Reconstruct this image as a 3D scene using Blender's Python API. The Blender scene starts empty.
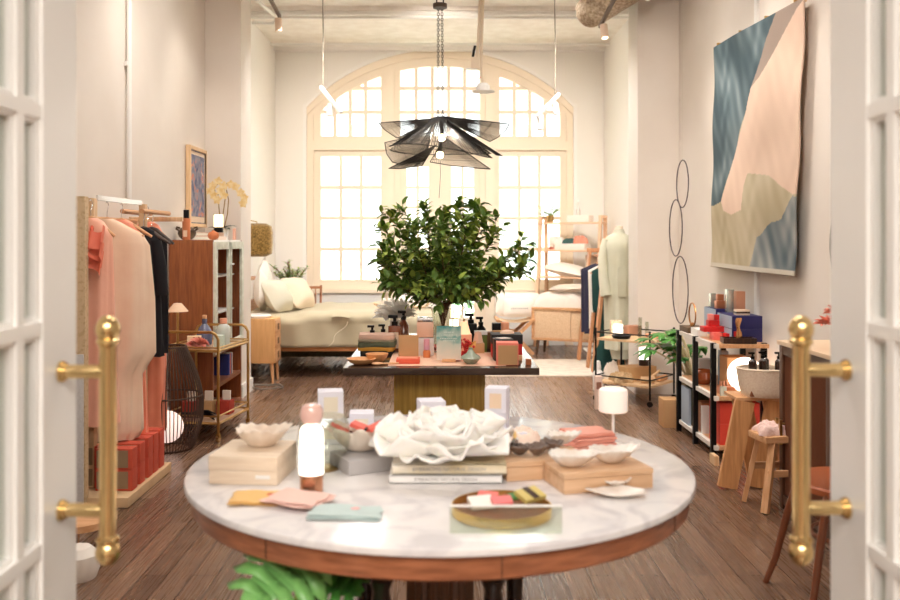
import bpy, bmesh, math, random
from math import sin, cos, pi, radians, sqrt
from mathutils import Vector, Matrix

random.seed(7)
SC = bpy.context.scene
COL = SC.collection
F, CX, HY, EYE = 875.0, 440.0, 240.0, 1.42

def at(px, py, Y):
    """a point of the place that stands Y metres into it"""
    return Vector(((px - CX) / F * Y, Y, EYE - (py - HY) / F * Y))
def on(px, py, z=0.0):
    """a point on a level surface at height z"""
    Y = (EYE - z) * F / (py - HY)
    return Vector(((px - CX) / F * Y, Y, z))

# ------------------------------------------------------------------ materials
def lin(c):
    r = []
    for v in c[:3]:
        v = v / 255.0
        r.append(v / 12.92 if v <= 0.04045 else ((v + 0.055) / 1.055) ** 2.4)
    return (r[0], r[1], r[2], 1.0)

MATS = {}
def mat(name, c=(200, 200, 200), rough=0.6, metal=0.0, c2=None, scale=8.0, stretch=(1, 1, 1), bump=0.0, bscale=60.0,
        emit=None, es=0.0, sheen=0.0, coat=0.0, trans=0.0, ior=1.45, spec=0.5, sss=0.0, detail=4.0, contrast=(0.35, 0.65), alpha=1.0):
    if name in MATS:
        return MATS[name]
    m = bpy.data.materials.new(name); m.use_nodes = True
    nt = m.node_tree; N = nt.nodes; L = nt.links
    b = N['Principled BSDF']
    b.inputs['Base Color'].default_value = lin(c)
    b.inputs['Roughness'].default_value = rough
    b.inputs['Metallic'].default_value = metal
    b.inputs['IOR'].default_value = ior
    b.inputs['Specular IOR Level'].default_value = spec
    if sheen: b.inputs['Sheen Weight'].default_value = sheen
    if coat:
        b.inputs['Coat Weight'].default_value = coat; b.inputs['Coat Roughness'].default_value = 0.1
    if trans: b.inputs['Transmission Weight'].default_value = trans
    if alpha < 1: b.inputs['Alpha'].default_value = alpha
    if sss:
        b.inputs['Subsurface Weight'].default_value = sss; b.inputs['Subsurface Radius'].default_value = (0.02, 0.015, 0.01)
    if emit:
        b.inputs['Emission Color'].default_value = lin(emit); b.inputs['Emission Strength'].default_value = es
    tc = N.new('ShaderNodeTexCoord')
    if c2:
        mp = N.new('ShaderNodeMapping'); mp.inputs['Scale'].default_value = stretch
        no = N.new('ShaderNodeTexNoise'); no.inputs['Scale'].default_value = scale; no.inputs['Detail'].default_value = detail
        cr = N.new('ShaderNodeValToRGB')
        cr.color_ramp.elements[0].color = lin(c); cr.color_ramp.elements[1].color = lin(c2)
        cr.color_ramp.elements[0].position = contrast[0]; cr.color_ramp.elements[1].position = contrast[1]
        L.new(tc.outputs['Object'], mp.inputs['Vector']); L.new(mp.outputs['Vector'], no.inputs['Vector'])
        L.new(no.outputs['Fac'], cr.inputs['Fac']); L.new(cr.outputs['Color'], b.inputs['Base Color'])
    if bump:
        n2 = N.new('ShaderNodeTexNoise'); n2.inputs['Scale'].default_value = bscale; n2.inputs['Detail'].default_value = 3
        bp = N.new('ShaderNodeBump'); bp.inputs['Strength'].default_value = bump; bp.inputs['Distance'].default_value = 0.01
        L.new(tc.outputs['Object'], n2.inputs['Vector'])
        L.new(n2.outputs['Fac'], bp.inputs['Height']); L.new(bp.outputs['Normal'], b.inputs['Normal'])
    MATS[name] = m
    return m

def pane_mat(name, tint=(250, 252, 250), gloss=0.06, rough=0.0):
    if name in MATS: return MATS[name]
    m = bpy.data.materials.new(name); m.use_nodes = True
    nt = m.node_tree; N = nt.nodes; L = nt.links
    N.clear()
    out = N.new('ShaderNodeOutputMaterial'); tr = N.new('ShaderNodeBsdfTransparent'); gl = N.new('ShaderNodeBsdfGlossy')
    mx = N.new('ShaderNodeMixShader'); fr = N.new('ShaderNodeLayerWeight'); fr.inputs['Blend'].default_value = .5
    pw = N.new('ShaderNodeMath'); pw.operation = 'POWER'; pw.inputs[1].default_value = 4.0
    ma = N.new('ShaderNodeMath'); ma.operation = 'MULTIPLY_ADD'; ma.inputs[1].default_value = .6; ma.inputs[2].default_value = gloss
    L.new(fr.outputs['Facing'], pw.inputs[0]); L.new(pw.outputs[0], ma.inputs[0])
    tr.inputs['Color'].default_value = lin(tint); gl.inputs['Roughness'].default_value = rough
    L.new(ma.outputs[0], mx.inputs['Fac']); L.new(tr.outputs['BSDF'], mx.inputs[1]); L.new(gl.outputs['BSDF'], mx.inputs[2])
    L.new(mx.outputs['Shader'], out.inputs['Surface'])
    MATS[name] = m
    return m

def thin_mat(name, c):
    if name in MATS: return MATS[name]
    m = bpy.data.materials.new(name); m.use_nodes = True
    nt = m.node_tree; N = nt.nodes; L = nt.links; N.clear()
    out = N.new('ShaderNodeOutputMaterial'); d = N.new('ShaderNodeBsdfDiffuse'); t = N.new('ShaderNodeBsdfTranslucent'); mx = N.new('ShaderNodeMixShader')
    d.inputs['Color'].default_value = lin(c); t.inputs['Color'].default_value = lin(c); mx.inputs['Fac'].default_value = .5
    L.new(d.outputs[0], mx.inputs[1]); L.new(t.outputs[0], mx.inputs[2]); L.new(mx.outputs[0], out.inputs['Surface'])
    MATS[name] = m
    return m
def wood(name, c, c2, axis='x', scale=5.0, rough=0.5, coat=0.0):
    st = {'x': (1, 14, 14), 'y': (14, 1, 14), 'z': (14, 14, 1)}[axis]
    return mat(name, c, rough, c2=c2, scale=scale, stretch=st, bump=0.05, bscale=120, coat=coat, detail=6)

# ------------------------------------------------------------------ mesh builder
class MB:
    def __init__(s):
        s.v = []; s.f = []; s.mi = []; s.cur = 0
    def _add(s, vs, fs):
        b = len(s.v); s.v.extend([tuple(p) for p in vs])
        for f in fs:
            s.f.append([b + i for i in f]); s.mi.append(s.cur)
        return s
    def box(s, c, d, rz=0.0, ch=0.0, rot=None):
        hx, hy, hz = d[0] / 2, d[1] / 2, d[2] / 2
        ch = min(ch, hx * .9, hy * .9, hz * .9)
        R = rot if rot is not None else Matrix.Rotation(rz, 3, 'Z')
        c = Vector(c)
        if ch <= 0:
            vs = [(x * hx, y * hy, z * hz) for x in (-1, 1) for y in (-1, 1) for z in (-1, 1)]
            fs = [(0, 1, 3, 2), (4, 6, 7, 5), (0, 4, 5, 1), (2, 3, 7, 6), (0, 2, 6, 4), (1, 5, 7, 3)]
            return s._add([R @ Vector(p) + c for p in vs], fs)
        bm = bmesh.new(); bmesh.ops.create_cube(bm, size=1.0)
        for v in bm.verts: v.co = Vector((v.co.x * 2 * hx, v.co.y * 2 * hy, v.co.z * 2 * hz))
        bmesh.ops.bevel(bm, geom=bm.edges[:], offset=ch, segments=2, affect='EDGES', profile=0.7)
        bm.verts.index_update()
        vs = [R @ v.co + c for v in bm.verts]; fs = [[v.index for v in f.verts] for f in bm.faces]
        bm.free()
        return s._add(vs, fs)
    def bar(s, p0, p1, w, t, up=(0, 0, 1)):
        """rectangular bar between two points; w along the side, t along up"""
        p0, p1 = Vector(p0), Vector(p1); d = (p1 - p0); L = d.length; d = d.normalized()
        u = Vector(up); sd = d.cross(u)
        if sd.length < 1e-4: sd = d.cross(Vector((1, 0, 0)))
        sd.normalize(); u = sd.cross(d).normalized()
        R = Matrix((d, sd, u)).transposed()
        return s.box((p0 + p1) / 2, (L, w, t), rot=R)
    def cyl(s, p0, p1, r0, r1=None, n=16, caps=True):
        r1 = r0 if r1 is None else r1
        p0, p1 = Vector(p0), Vector(p1); d = (p1 - p0).normalized()
        a = d.orthogonal().normalized(); b = d.cross(a)
        vs = []
        for p, r in ((p0, r0), (p1, r1)):
            for i in range(n):
                t = 2 * pi * i / n; vs.append(p + a * (r * cos(t)) + b * (r * sin(t)))
        fs = [(i, (i + 1) % n, n + (i + 1) % n, n + i) for i in range(n)]
        if caps: fs += [tuple(range(n - 1, -1, -1)), tuple(range(n, 2 * n))]
        return s._add(vs, fs)
    def tube(s, pts, r, n=8, closed=False):
        pts = [Vector(p) for p in pts]; m = len(pts); rings = []
        prev = None
        for i, p in enumerate(pts):
            if closed: d = pts[(i + 1) % m] - pts[i - 1]
            else: d = pts[min(i + 1, m - 1)] - pts[max(i - 1, 0)]
            d = d.normalized() if d.length > 1e-9 else Vector((0, 0, 1))
            a = (prev - d * prev.dot(d)) if prev is not None else d.orthogonal()
            if a.length < 1e-6: a = d.orthogonal()
            a.normalize(); prev = a; b = d.cross(a)
            rr = r[i] if isinstance(r, (list, tuple)) else r
            rings.append([p + a * (rr * cos(2 * pi * k / n)) + b * (rr * sin(2 * pi * k / n)) for k in range(n)])
        vs = [v for ring in rings for v in ring]; fs = []
        for i in range(m if closed else m - 1):
            j = (i + 1) % m
            for k in range(n):
                fs.append((i * n + k, i * n + (k + 1) % n, j * n + (k + 1) % n, j * n + k))
        if not closed:
            fs.append(tuple(range(n - 1, -1, -1))); fs.append(tuple(range((m - 1) * n, m * n)))
        return s._add(vs, fs)
    def lathe(s, prof, c=(0, 0, 0), n=32, mod=None):
        c = Vector(c); vs = []; fs = []; m = len(prof)
        for (r, z) in prof:
            for k in range(n):
                t = 2 * pi * k / n; q = r * (mod(t, z) if mod else 1)
                vs.append(c + Vector((q * cos(t), q * sin(t), z)))
        for i in range(m - 1):
            for k in range(n):
                fs.append((i * n + k, i * n + (k + 1) % n, (i + 1) * n + (k + 1) % n, (i + 1) * n + k))
        if prof[0][0] > 1e-6: fs.append(tuple(range(n - 1, -1, -1)))
        if prof[-1][0] > 1e-6: fs.append(tuple(range((m - 1) * n, m * n)))
        return s._add(vs, fs)
    def ball(s, c, r, n=20, m=12):
        rx, ry, rz = r if isinstance(r, (tuple, list)) else (r, r, r)
        return s.surf(lambda u, v: Vector((c[0] + rx * sin(pi * v) * cos(2 * pi * u), c[1] + ry * sin(pi * v) * sin(2 * pi * u), c[2] - rz * cos(pi * v))), n, m, True)
    def prism(s, poly, a, b, plane='xy'):
        n = len(poly)
        def P(p, h):
            return {'xy': (p[0], p[1], h), 'xz': (p[0], h, p[1]), 'yz': (h, p[0], p[1])}[plane]
        vs = [P(p, a) for p in poly] + [P(p, b) for p in poly]
        fs = [tuple(range(n - 1, -1, -1)), tuple(range(n, 2 * n))] + [(i, (i + 1) % n, n + (i + 1) % n, n + i) for i in range(n)]
        return s._add(vs, fs)
    def surf(s, fn, nu, nv, closed=False):
        vs = []; fs = []
        w = nu if closed else nu + 1
        for j in range(nv + 1):
            for i in range(w):
                vs.append(fn(i / nu, j / nv))
        for j in range(nv):
            for i in range(nu):
                k = (i + 1) % w if closed else i + 1
                fs.append((j * w + i, j * w + k, (j + 1) * w + k, (j + 1) * w + i))
        return s._add(vs, fs)
    def leaf(s, p, d, up, L, W, fold=0.25, pts=None):
        """one leaf: a folded, pointed, slightly drooping blade with two halves"""
        d = Vector(d).normalized(); up = Vector(up); sd = d.cross(up)
        if sd.length < 1e-4: sd = d.orthogonal()
        sd.normalize(); nn = sd.cross(d)
        p = Vector(p)
        mid = [p, p + d * L * .35 + nn * .04 * L, p + d * L * .7, p + d * L - nn * .12 * L]
        l1 = p + d * L * .3 + sd * W * .5 + nn * fold * W; l2 = p + d * L * .68 + sd * W * .38 + nn * fold * W * .6
        r1 = p + d * L * .3 - sd * W * .5 + nn * fold * W; r2 = p + d * L * .68 - sd * W * .38 + nn * fold * W * .6
        return s._add(mid + [l1, l2, r1, r2], [(0, 1, 4), (1, 2, 5, 4), (2, 3, 5), (0, 6, 1), (1, 6, 7, 2), (2, 7, 3)])
    def mesh(s, name, m=None, smooth=35):
        me = bpy.data.meshes.new(name); me.from_pydata(s.v, [], s.f)
        for x in (m if isinstance(m, (list, tuple)) else [m]):
            if x: me.materials.append(x)
        me.polygons.foreach_set('material_index', s.mi)
        bm = bmesh.new(); bm.from_mesh(me); bmesh.ops.remove_doubles(bm, verts=bm.verts, dist=1e-6)
        bmesh.ops.recalc_face_normals(bm, faces=bm.faces); bm.to_mesh(me); bm.free()
        if smooth:
            me.polygons.foreach_set('use_smooth', [True] * len(me.polygons))
            me.set_sharp_from_angle(angle=radians(smooth))
        me.update()
        return me
    def build(s, name, m, parent=None, smooth=35, solid=0.0, loc=None, rz=0.0, sub=0):
        o = bpy.data.objects.new(name, s.mesh(name, m, smooth)); COL.objects.link(o)
        if parent: o.parent = parent
        if loc is not None: o.location = loc
        if rz: o.rotation_euler.z = rz
        if sub:
            sm = o.modifiers.new('smooth', 'SUBSURF'); sm.levels = sub; sm.render_levels = sub
        if solid:
            md = o.modifiers.new('thickness', 'SOLIDIFY'); md.thickness = solid; md.offset = 0
        return o

def tag(o, label=None, cat=None, group=None, kind=None):
    if label: o['label'] = label
    if cat: o['category'] = cat
    if group: o['group'] = group
    if kind: o['kind'] = kind
    return o
def thing(name, label, cat, loc=(0, 0, 0), rz=0.0, group=None, kind=None):
    o = bpy.data.objects.new(name, None); COL.objects.link(o); o.empty_display_size = 0.05
    o.location = loc; o.rotation_euler.z = rz
    return tag(o, label, cat, group, kind)
def struct(name, mb, m, label=None, **k):
    o = mb.build(name, m, **k); o['kind'] = 'structure'
    if label: o['label'] = label
    return o
def dup(root, loc=None, rz=None, label=None, group=None):
    def cp(o, par):
        c = o.copy(); COL.objects.link(c); c.parent = par
        for ch in list(o.children): cp(ch, c)
        return c
    r = cp(root, None)
    if loc is not None: r.location = loc
    if rz is not None: r.rotation_euler.z = rz
    if label: r['label'] = label
    if group: r['group'] = group
    return r
def arc(c, r, a0, a1, n):
    return [(c[0] + r * cos(a0 + (a1 - a0) * i / n), c[1] + r * sin(a0 + (a1 - a0) * i / n)) for i in range(n + 1)]

# palette
WALL = mat('painted plaster', (232, 224, 215), .85, c2=(228, 219, 209), scale=2.0, bump=.04, bscale=40)
WHITEW = mat('white plaster', (243, 240, 236), .85, bump=.04, bscale=40)
CEIL = mat('ceiling paint', (246, 241, 234), .9, c2=(236, 229, 220), scale=6, bump=.3, bscale=18)
FRAME = mat('cream window paint', (238, 224, 204), .5)
DOORP = mat('white door paint', (250, 249, 246), .35, coat=.3)
BRASS = mat('polished brass', (226, 196, 140), .2, 1.0)
BRASSD = mat('satin brass', (196, 160, 100), .3, 1.0)
BLACKM = mat('black metal', (22, 21, 22), .4, 0.6)
CHROME = mat('chrome', (225, 225, 228), .15, 1.0)
WHITEP = mat('white paint', (240, 238, 234), .5)
WHITEG = mat('white glaze', (244, 240, 234), .3, coat=.4, sss=.1)
PANE = pane_mat('clear pane')
CLEAR = pane_mat('clear glass', (244, 246, 242))
OAK = wood('pale oak', (226, 178, 134), (206, 152, 106), 'x')
OAKZ = wood('pale oak upright', (226, 178, 134), (206, 152, 106), 'z')
OAKY = wood('pale oak lengthwise', (224, 176, 132), (206, 152, 106), 'y')
PINE = wood('pine', (232, 200, 160), (216, 178, 134), 'z')
PINEX = wood('pine across', (232, 200, 160), (216, 178, 134), 'x')
WALN = wood('walnut', (150, 92, 60), (112, 64, 40), 'x', rough=.4, coat=.2)
WALNZ = wood('walnut upright', (158, 92, 52), (124, 66, 36), 'z', rough=.4, coat=.2)
DARKW = wood('dark walnut', (74, 48, 34), (48, 30, 22), 'z', rough=.35, coat=.2)
KRAFT = mat('kraft card', (196, 152, 106), .8, bump=.05)
RED = mat('red card', (206, 40, 38), .5)
CORALB = mat('coral card', (226, 96, 70), .6)
NAVY = mat('navy card', (38, 36, 92), .5)
PALEB = mat('pale blue card', (170, 186, 204), .6)
LINEN = mat('white linen', (242, 234, 224), .9, bump=.25, bscale=14, sheen=.2)
SAGE = mat('sage linen', (196, 184, 156), .9, c2=(186, 174, 146), scale=3, bump=.25, bscale=10, sheen=.2)
GLOW = mat('warm lamp glow', (255, 236, 214), .5, emit=(255, 226, 190), es=3.0)
GLOWW = mat('soft white lamp glow', (255, 244, 232), .5, emit=(255, 240, 224), es=2.0)
BULB = mat('bulb', (255, 230, 190), .3, emit=(255, 214, 160), es=40.0)
GREEN = mat('leaf green', (80, 112, 44), .42, c2=(104, 134, 56), scale=20)
GREEN2 = mat('light leaf green', (158, 178, 78), .45)
BARK = mat('bark', (92, 66, 42), .8)
DKGREEN = mat('dark glossy leaf', (56, 116, 48), .3, c2=(84, 148, 60), scale=6)
# ================================================================== the room
def floor_mat():
    m = bpy.data.materials.new('dark plank floor'); m.use_nodes = True
    nt = m.node_tree; N = nt.nodes; L = nt.links; b = N['Principled BSDF']
    tc = N.new('ShaderNodeTexCoord'); mp = N.new('ShaderNodeMapping'); mp.inputs['Rotation'].default_value = (0, 0, pi / 2)
    br = N.new('ShaderNodeTexBrick'); br.inputs['Scale'].default_value = 1.0
    br.inputs['Brick Width'].default_value = 1.1; br.inputs['Row Height'].default_value = 0.105; br.inputs['Mortar Size'].default_value = 0.0025
    br.inputs['Color1'].default_value = lin((108, 80, 62)); br.inputs['Color2'].default_value = lin((142, 110, 88)); br.inputs['Mortar'].default_value = lin((66, 46, 36))
    br.inputs['Bias'].default_value = 0.0; br.offset = 0.37
    no = N.new('ShaderNodeTexNoise'); no.inputs['Scale'].default_value = 3; no.inputs['Detail'].default_value = 8
    mp2 = N.new('ShaderNodeMapping'); mp2.inputs['Scale'].default_value = (16, 1.2, 1)
    mx = N.new('ShaderNodeMix'); mx.data_type = 'RGBA'; mx.blend_type = 'MULTIPLY'; mx.inputs[0].default_value = 0.55
    cr = N.new('ShaderNodeValToRGB'); cr.color_ramp.elements[0].position = .3; cr.color_ramp.elements[1].position = .7
    cr.color_ramp.elements[0].color = (.45, .42, .4, 1); cr.color_ramp.elements[1].color = (1, 1, 1, 1)
    L.new(tc.outputs['Object'], mp.inputs['Vector']); L.new(mp.outputs['Vector'], br.inputs['Vector'])
    L.new(tc.outputs['Object'], mp2.inputs['Vector']); L.new(mp2.outputs['Vector'], no.inputs['Vector'])
    L.new(no.outputs['Fac'], cr.inputs['Fac']); L.new(br.outputs['Color'], mx.inputs[6]); L.new(cr.outputs['Color'], mx.inputs[7])
    L.new(mx.outputs[2], b.inputs['Base Color'])
    n3 = N.new('ShaderNodeTexNoise'); n3.inputs['Scale'].default_value = 2.5; n3.inputs['Detail'].default_value = 5; mp3 = N.new('ShaderNodeMapping'); mp3.inputs['Scale'].default_value = (34, 1.0, 1)
    mr3 = N.new('ShaderNodeMapRange'); mr3.inputs['From Min'].default_value = .35; mr3.inputs['From Max'].default_value = .65; mr3.inputs['To Min'].default_value = .17; mr3.inputs['To Max'].default_value = .42
    L.new(tc.outputs['Object'], mp3.inputs['Vector']); L.new(mp3.outputs['Vector'], n3.inputs['Vector']); L.new(n3.outputs['Fac'], mr3.inputs['Value']); L.new(mr3.outputs[0], b.inputs['Roughness'])
    b.inputs['Specular IOR Level'].default_value = .75
    bp = N.new('ShaderNodeBump'); bp.inputs['Strength'].default_value = .03; bp.inputs['Distance'].default_value = .004
    L.new(cr.outputs['Color'], bp.inputs['Height']); L.new(bp.outputs['Normal'], b.inputs['Normal'])
    return m
CH = 4.05
struct('floor', MB().box((0, 4.4, -.05), (9, 16.6, .1)), floor_mat(), smooth=0)
struct('ceiling', MB().box((0, 5.45, CH + .1), (4.8, 9.0, .2)).box((0, 10.95, CH + .06), (4.8, 2.2, .2)), CEIL, smooth=0)
struct('wall_left', MB().box((-2.21, 4.47, CH / 2), (.2, 6.8, CH)), WALL, smooth=0)
struct('wall_left_pier', MB().box((-2.15, 8.07, CH / 2), (.72, .42, CH)), WALL, smooth=0)
struct('wall_left_rear', MB().box((-2.32, 10.2, CH / 2), (.2, 3.9, CH)), WHITEW, smooth=0)
struct('wall_right', MB().box((2.3, 4.57, CH / 2), (.2, 7.0, CH)), WALL, smooth=0)
struct('wall_right_pier', MB().box((2.12, 8.25, CH / 2), (.6, .40, CH)), WALL, smooth=0)
struct('wall_right_rear', MB().box((2.31, 10.2, CH / 2), (.2, 3.9, CH)), WHITEW, smooth=0)

# back wall with its arched opening
BY = 11.8
S = BY / F
def wx(px): return (px - CX) * S
def wz(py): return EYE + (HY - py) * S
HW, ZS, ZA = 1.80, wz(107), wz(49.5)
RISE = ZA - ZS; RR = (HW * HW + RISE * RISE) / (2 * RISE)
def arcz(x, off=0.0): return ZA - RR + sqrt(max(0, RR * RR - x * x)) - off
mb = MB()
mb.box((-(HW + 2.4) / 2, BY + .15, CH / 2), (2.4 - HW, .3, CH)); mb.box(((HW + 2.4) / 2, BY + .15, CH / 2), (2.4 - HW, .3, CH))
NA = 28
xs = [-HW + 2 * HW * i / NA for i in range(NA + 1)]
for a, b in zip(xs, xs[1:]):
    mb.prism([(a, arcz(a)), (b, arcz(b)), (b, CH + .05), (a, CH + .05)], BY, BY + .3, 'xz')
struct('wall_back', mb, mat('back wall paint', (240, 236, 230), .85, bump=.04, bscale=40), smooth=0)

# white moulding round the arch and the cream frame
mb = MB()
for a, b in zip(xs, xs[1:]):
    mb.prism([(a, arcz(a, -.0)), (b, arcz(b, -.0)), (b, arcz(b) + .045), (a, arcz(a) + .045)], BY - .03, BY, 'xz')
for sx in (-1, 1): mb.box((sx * (HW + .022), BY - .015, (ZS + .04) / 2 + .0), (.045, .03, ZS + .04))
struct('trim_1', mb, WHITEW, smooth=0)
WF = BY + .06      # front plane of the window joinery
w1 = thing('window_1', 'tall arched window with cream glazing bars', None, (0, 0, 0), kind='structure')
mb = MB()
for a, b in zip(xs, xs[1:]):
    mb.prism([(a, arcz(a, .216)), (b, arcz(b, .216)), (b, arcz(b)), (a, arcz(a))], WF, WF + .14, 'xz')
    mb.prism([(a, arcz(a, .10)), (b, arcz(b, .10)), (b, arcz(b)), (a, arcz(a))], WF - .035, WF, 'xz')
def wbox(x0, x1, y0, y1, d=.14, f=0.0, m=None):
    (m or mb).box(((wx(x0) + wx(x1)) / 2, WF + f + d / 2, (wz(y0) + wz(y1)) / 2), (wx(x1) - wx(x0), d, wz(y0) - wz(y1)))
def vpost(x0, x1, bottom, d=.14, f=0.0):   # a post that runs up to the arch
    a, b = wx(x0), wx(x1)
    mb.prism([(a, bottom), (b, bottom), (b, arcz(b, .17)), (a, arcz(a, .17))], WF + f + .004, WF + f + d - .004, 'xz')
vpost(306.6, 320, 0); vpost(560.8, 573.4, 0); vpost(380.5, 400, 0.0); vpost(480, 500, 0.0)
vpost(385, 394, 0, .04, -.04); vpost(486, 495, 0, .04, -.04); vpost(306.6, 313, 0, .035, -.035); vpost(567, 573.4, 0, .035, -.035)
wbox(307, 573, 135.5, 156, .13, .006); wbox(313, 567, 141, 150, .035, -.035)
wbox(320, 381, 280, 292); wbox(500, 561, 280, 292)
wbox(312, 388, 289.5, 293, .10, -.09); wbox(492, 568, 289.5, 293, .10, -.09)
mb.build('window_frame', FRAME, w1, smooth=0)
mb = MB(); T = .050
def vbar(x, y0, y1):
    mb.box((wx(x), WF + .06, (wz(y0) + wz(y1)) / 2), (T * .9, .05, abs(wz(y0) - wz(y1))))
def hbar(y, x0, x1):
    mb.box(((wx(x0) + wx(x1)) / 2, WF + .06, wz(y)), (wx(x1) - wx(x0), .048, T))
for L_, xs_ in ((0, (334, 349.5, 365)), (1, (416, 432.3, 448.7, 464.8)), (2, (515, 530.5, 546))):
    for x in xs_:
        top = arcz(wx(x), .2)
        mb.box((wx(x), WF + .06, (top + wz(136)) / 2), (T, .05, top - wz(136)))
def arcx(z):   # half width of the arch at height z
    q = z + .2 - (ZA - RR); return sqrt(max(0, RR * RR - q * q))
for y in (87, 111):
    h = arcx(wz(y)); hp = h / S
    hbar(y, max(320, CX - hp), 381); hbar(y, 400, 480); hbar(y, 500, min(561, CX + hp))
for x0, x1, ms in ((320, 381, (340, 360.5)), (500, 561, (520, 540.3))):
    for x in ms: vbar(x, 156, 280)
    for y in (187, 218, 249.3): hbar(y, x0, x1)
mb.build('glazing_bars', FRAME, w1, smooth=0)
mb = MB()
for x0, x1 in ((320, 381), (500, 561)):
    mb.box(((wx(x0) + wx(x1)) / 2, WF + .08, (wz(156) + wz(280)) / 2), (wx(x1) - wx(x0), .004, wz(156) - wz(280)))
seg = [x for x in xs]
for a, b in zip(xs[1:-1], xs[2:-1]):
    mb.prism([(a, wz(136)), (b, wz(136)), (b, max(arcz(b, .2), wz(136) + .01)), (a, max(arcz(a, .2), wz(136) + .01))], WF + .078, WF + .082, 'xz')
mb.build('glass', PANE, w1, smooth=0)
# grey panels under the side windows
for i, (x0, x1) in enumerate(((320, 380.5), (500, 560.8))):
    struct('wall_back_panel', MB().box(((wx(x0) + wx(x1)) / 2, WF + .05, wz(292) / 2), (wx(x1) - wx(x0), .1, wz(292))).box(((wx(x0) + wx(x1)) / 2, WF - .03, wz(293.5) / 2), (wx(x1) - wx(x0) + .1, .06, wz(293.5))), mat('pale grey panel', (222, 222, 220), .7), smooth=0)
# the pair of glazed doors in the middle
for i, (a, g0, g1, b, hx) in enumerate(((400, 406.5, 428.5, 440, 437), (440, 451.5, 474, 480, 443))):
    d = thing('door_%d' % (i + 1), None, None, (0, 0, 0), kind='structure')
    mb = MB(); wbox(a, g0, 156, 345, .05, .04); wbox(g1, b, 156, 345, .05, .04); wbox(g0, g1, 156, 166, .05, .04); wbox(g0, g1, 318, 345, .05, .04)
    mb.build('door_frame', FRAME, d, smooth=0)
    mb = MB(); mid = (g0 + g1) / 2
    mb.box((wx(mid), WF + .065, (wz(166) + wz(318)) / 2), (.038, .04, wz(166) - wz(318)))
    for y in (187, 207, 228, 249, 270, 292): mb.box(((wx(g0) + wx(g1)) / 2, WF + .065, wz(y)), (wx(g1) - wx(g0), .038, .038))
    mb.build('glazing_bars', FRAME, d, smooth=0)
    MB().box(((wx(g0) + wx(g1)) / 2, WF + .065, (wz(166) + wz(318)) / 2), (wx(g1) - wx(g0), .004, wz(166) - wz(318))).build('glass', PANE, d, smooth=0)
    MB().cyl((wx(hx), WF + .0, wz(262)), (wx(hx), WF + .04, wz(262)), .012).box((wx(hx), WF, wz(266)), (.02, .02, .1)).build('door_handle', BRASSD, d)
# mouldings, ceiling ribs, skirting
struct('trim_2', MB().box((0, BY - .05, CH - .04), (4.45, .1, .1)).box((0, 9.95, CH - .03), (4.45, .1, .1)), WHITEW, smooth=0)
struct('baseboard_left', MB().box((-2.10, 4.47, .06), (.02, 6.8, .12)).box((-1.78, 8.07, .06), (.02, .44, .12)), WHITEW, smooth=0)
struct('baseboard_right', MB().box((2.19, 4.57, .06), (.02, 7.0, .12)).box((1.81, 8.25, .06), (.02, .4, .12)), WHITEW, smooth=0)
# ceiling pipes
for nm, lab, pts, r in (
    ('ceiling_pipe', 'thin white pipe crossing the ceiling nearest the ragged concrete', [(-2.2, 9.86, 3.93), (2.2, 9.86, 3.93)], .02),
    ('ceiling_pipe', 'thin white pipe along the ceiling close to the arch wall', [(-2.2, 11.35, 3.96), (2.2, 11.35, 3.96)], .018),
    ('ceiling_pipe', 'short bent white pipe in the upper left ceiling corner', [(-1.95, 9.3, 3.97), (-1.82, 9.75, 3.9), (-1.9, 10.0, 3.9), (-2.15, 10.0, 3.9)], .018)):
    tag(MB().tube(pts, r, 10).build(nm, WHITEP), lab, 'pipe')
# wall conduits
tag(MB().cyl((-2.085, 5.87, 1.66), (-2.085, 5.87, CH), .016).box((-2.098, 5.87, 2.6), (.02, .06, .03)).box((-2.098, 5.87, 3.5), (.02, .06, .03)).build('wall_conduit', WHITEP), 'thin vertical conduit on the left wall above the clothes rack', 'conduit')
tag(MB().box((2.19, 6.05, 2.2), (.02, .05, 3.6)).build('wall_conduit', WHITEP), 'flat vertical cable duct on the right wall behind the textile', 'conduit')

# ---- the entrance: wall, corridor behind the camera, and the two open door leaves
FY0, FY1 = .86, 1.06
mb = MB(); mb.box((-1.55, .96, CH / 2), (1.5, .2, CH)); mb.box((1.62, .96, CH / 2), (1.5, .2, CH)); mb.box((0, .96, (2.6 + CH) / 2), (1.9, .2, CH - 2.6))
struct('wall_front', mb, WALL, smooth=0)
struct('wall_corridor', MB().box((0, -4.0, 1.6), (9, .2, 3.2)).box((-4.5, -1.5, 1.6), (.2, 5, 3.2)).box((4.5, -1.5, 1.6), (.2, 5, 3.2)).box((-3.4, .96, 1.6), (2.2, .2, 3.2)).box((3.4, .96, 1.6), (2.1, .2, 3.2)), WALL, smooth=0)
struct('ceiling_corridor', MB().box((0, -1.5, 3.3), (9, 5.2, .2)), WHITEW, smooth=0)

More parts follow.
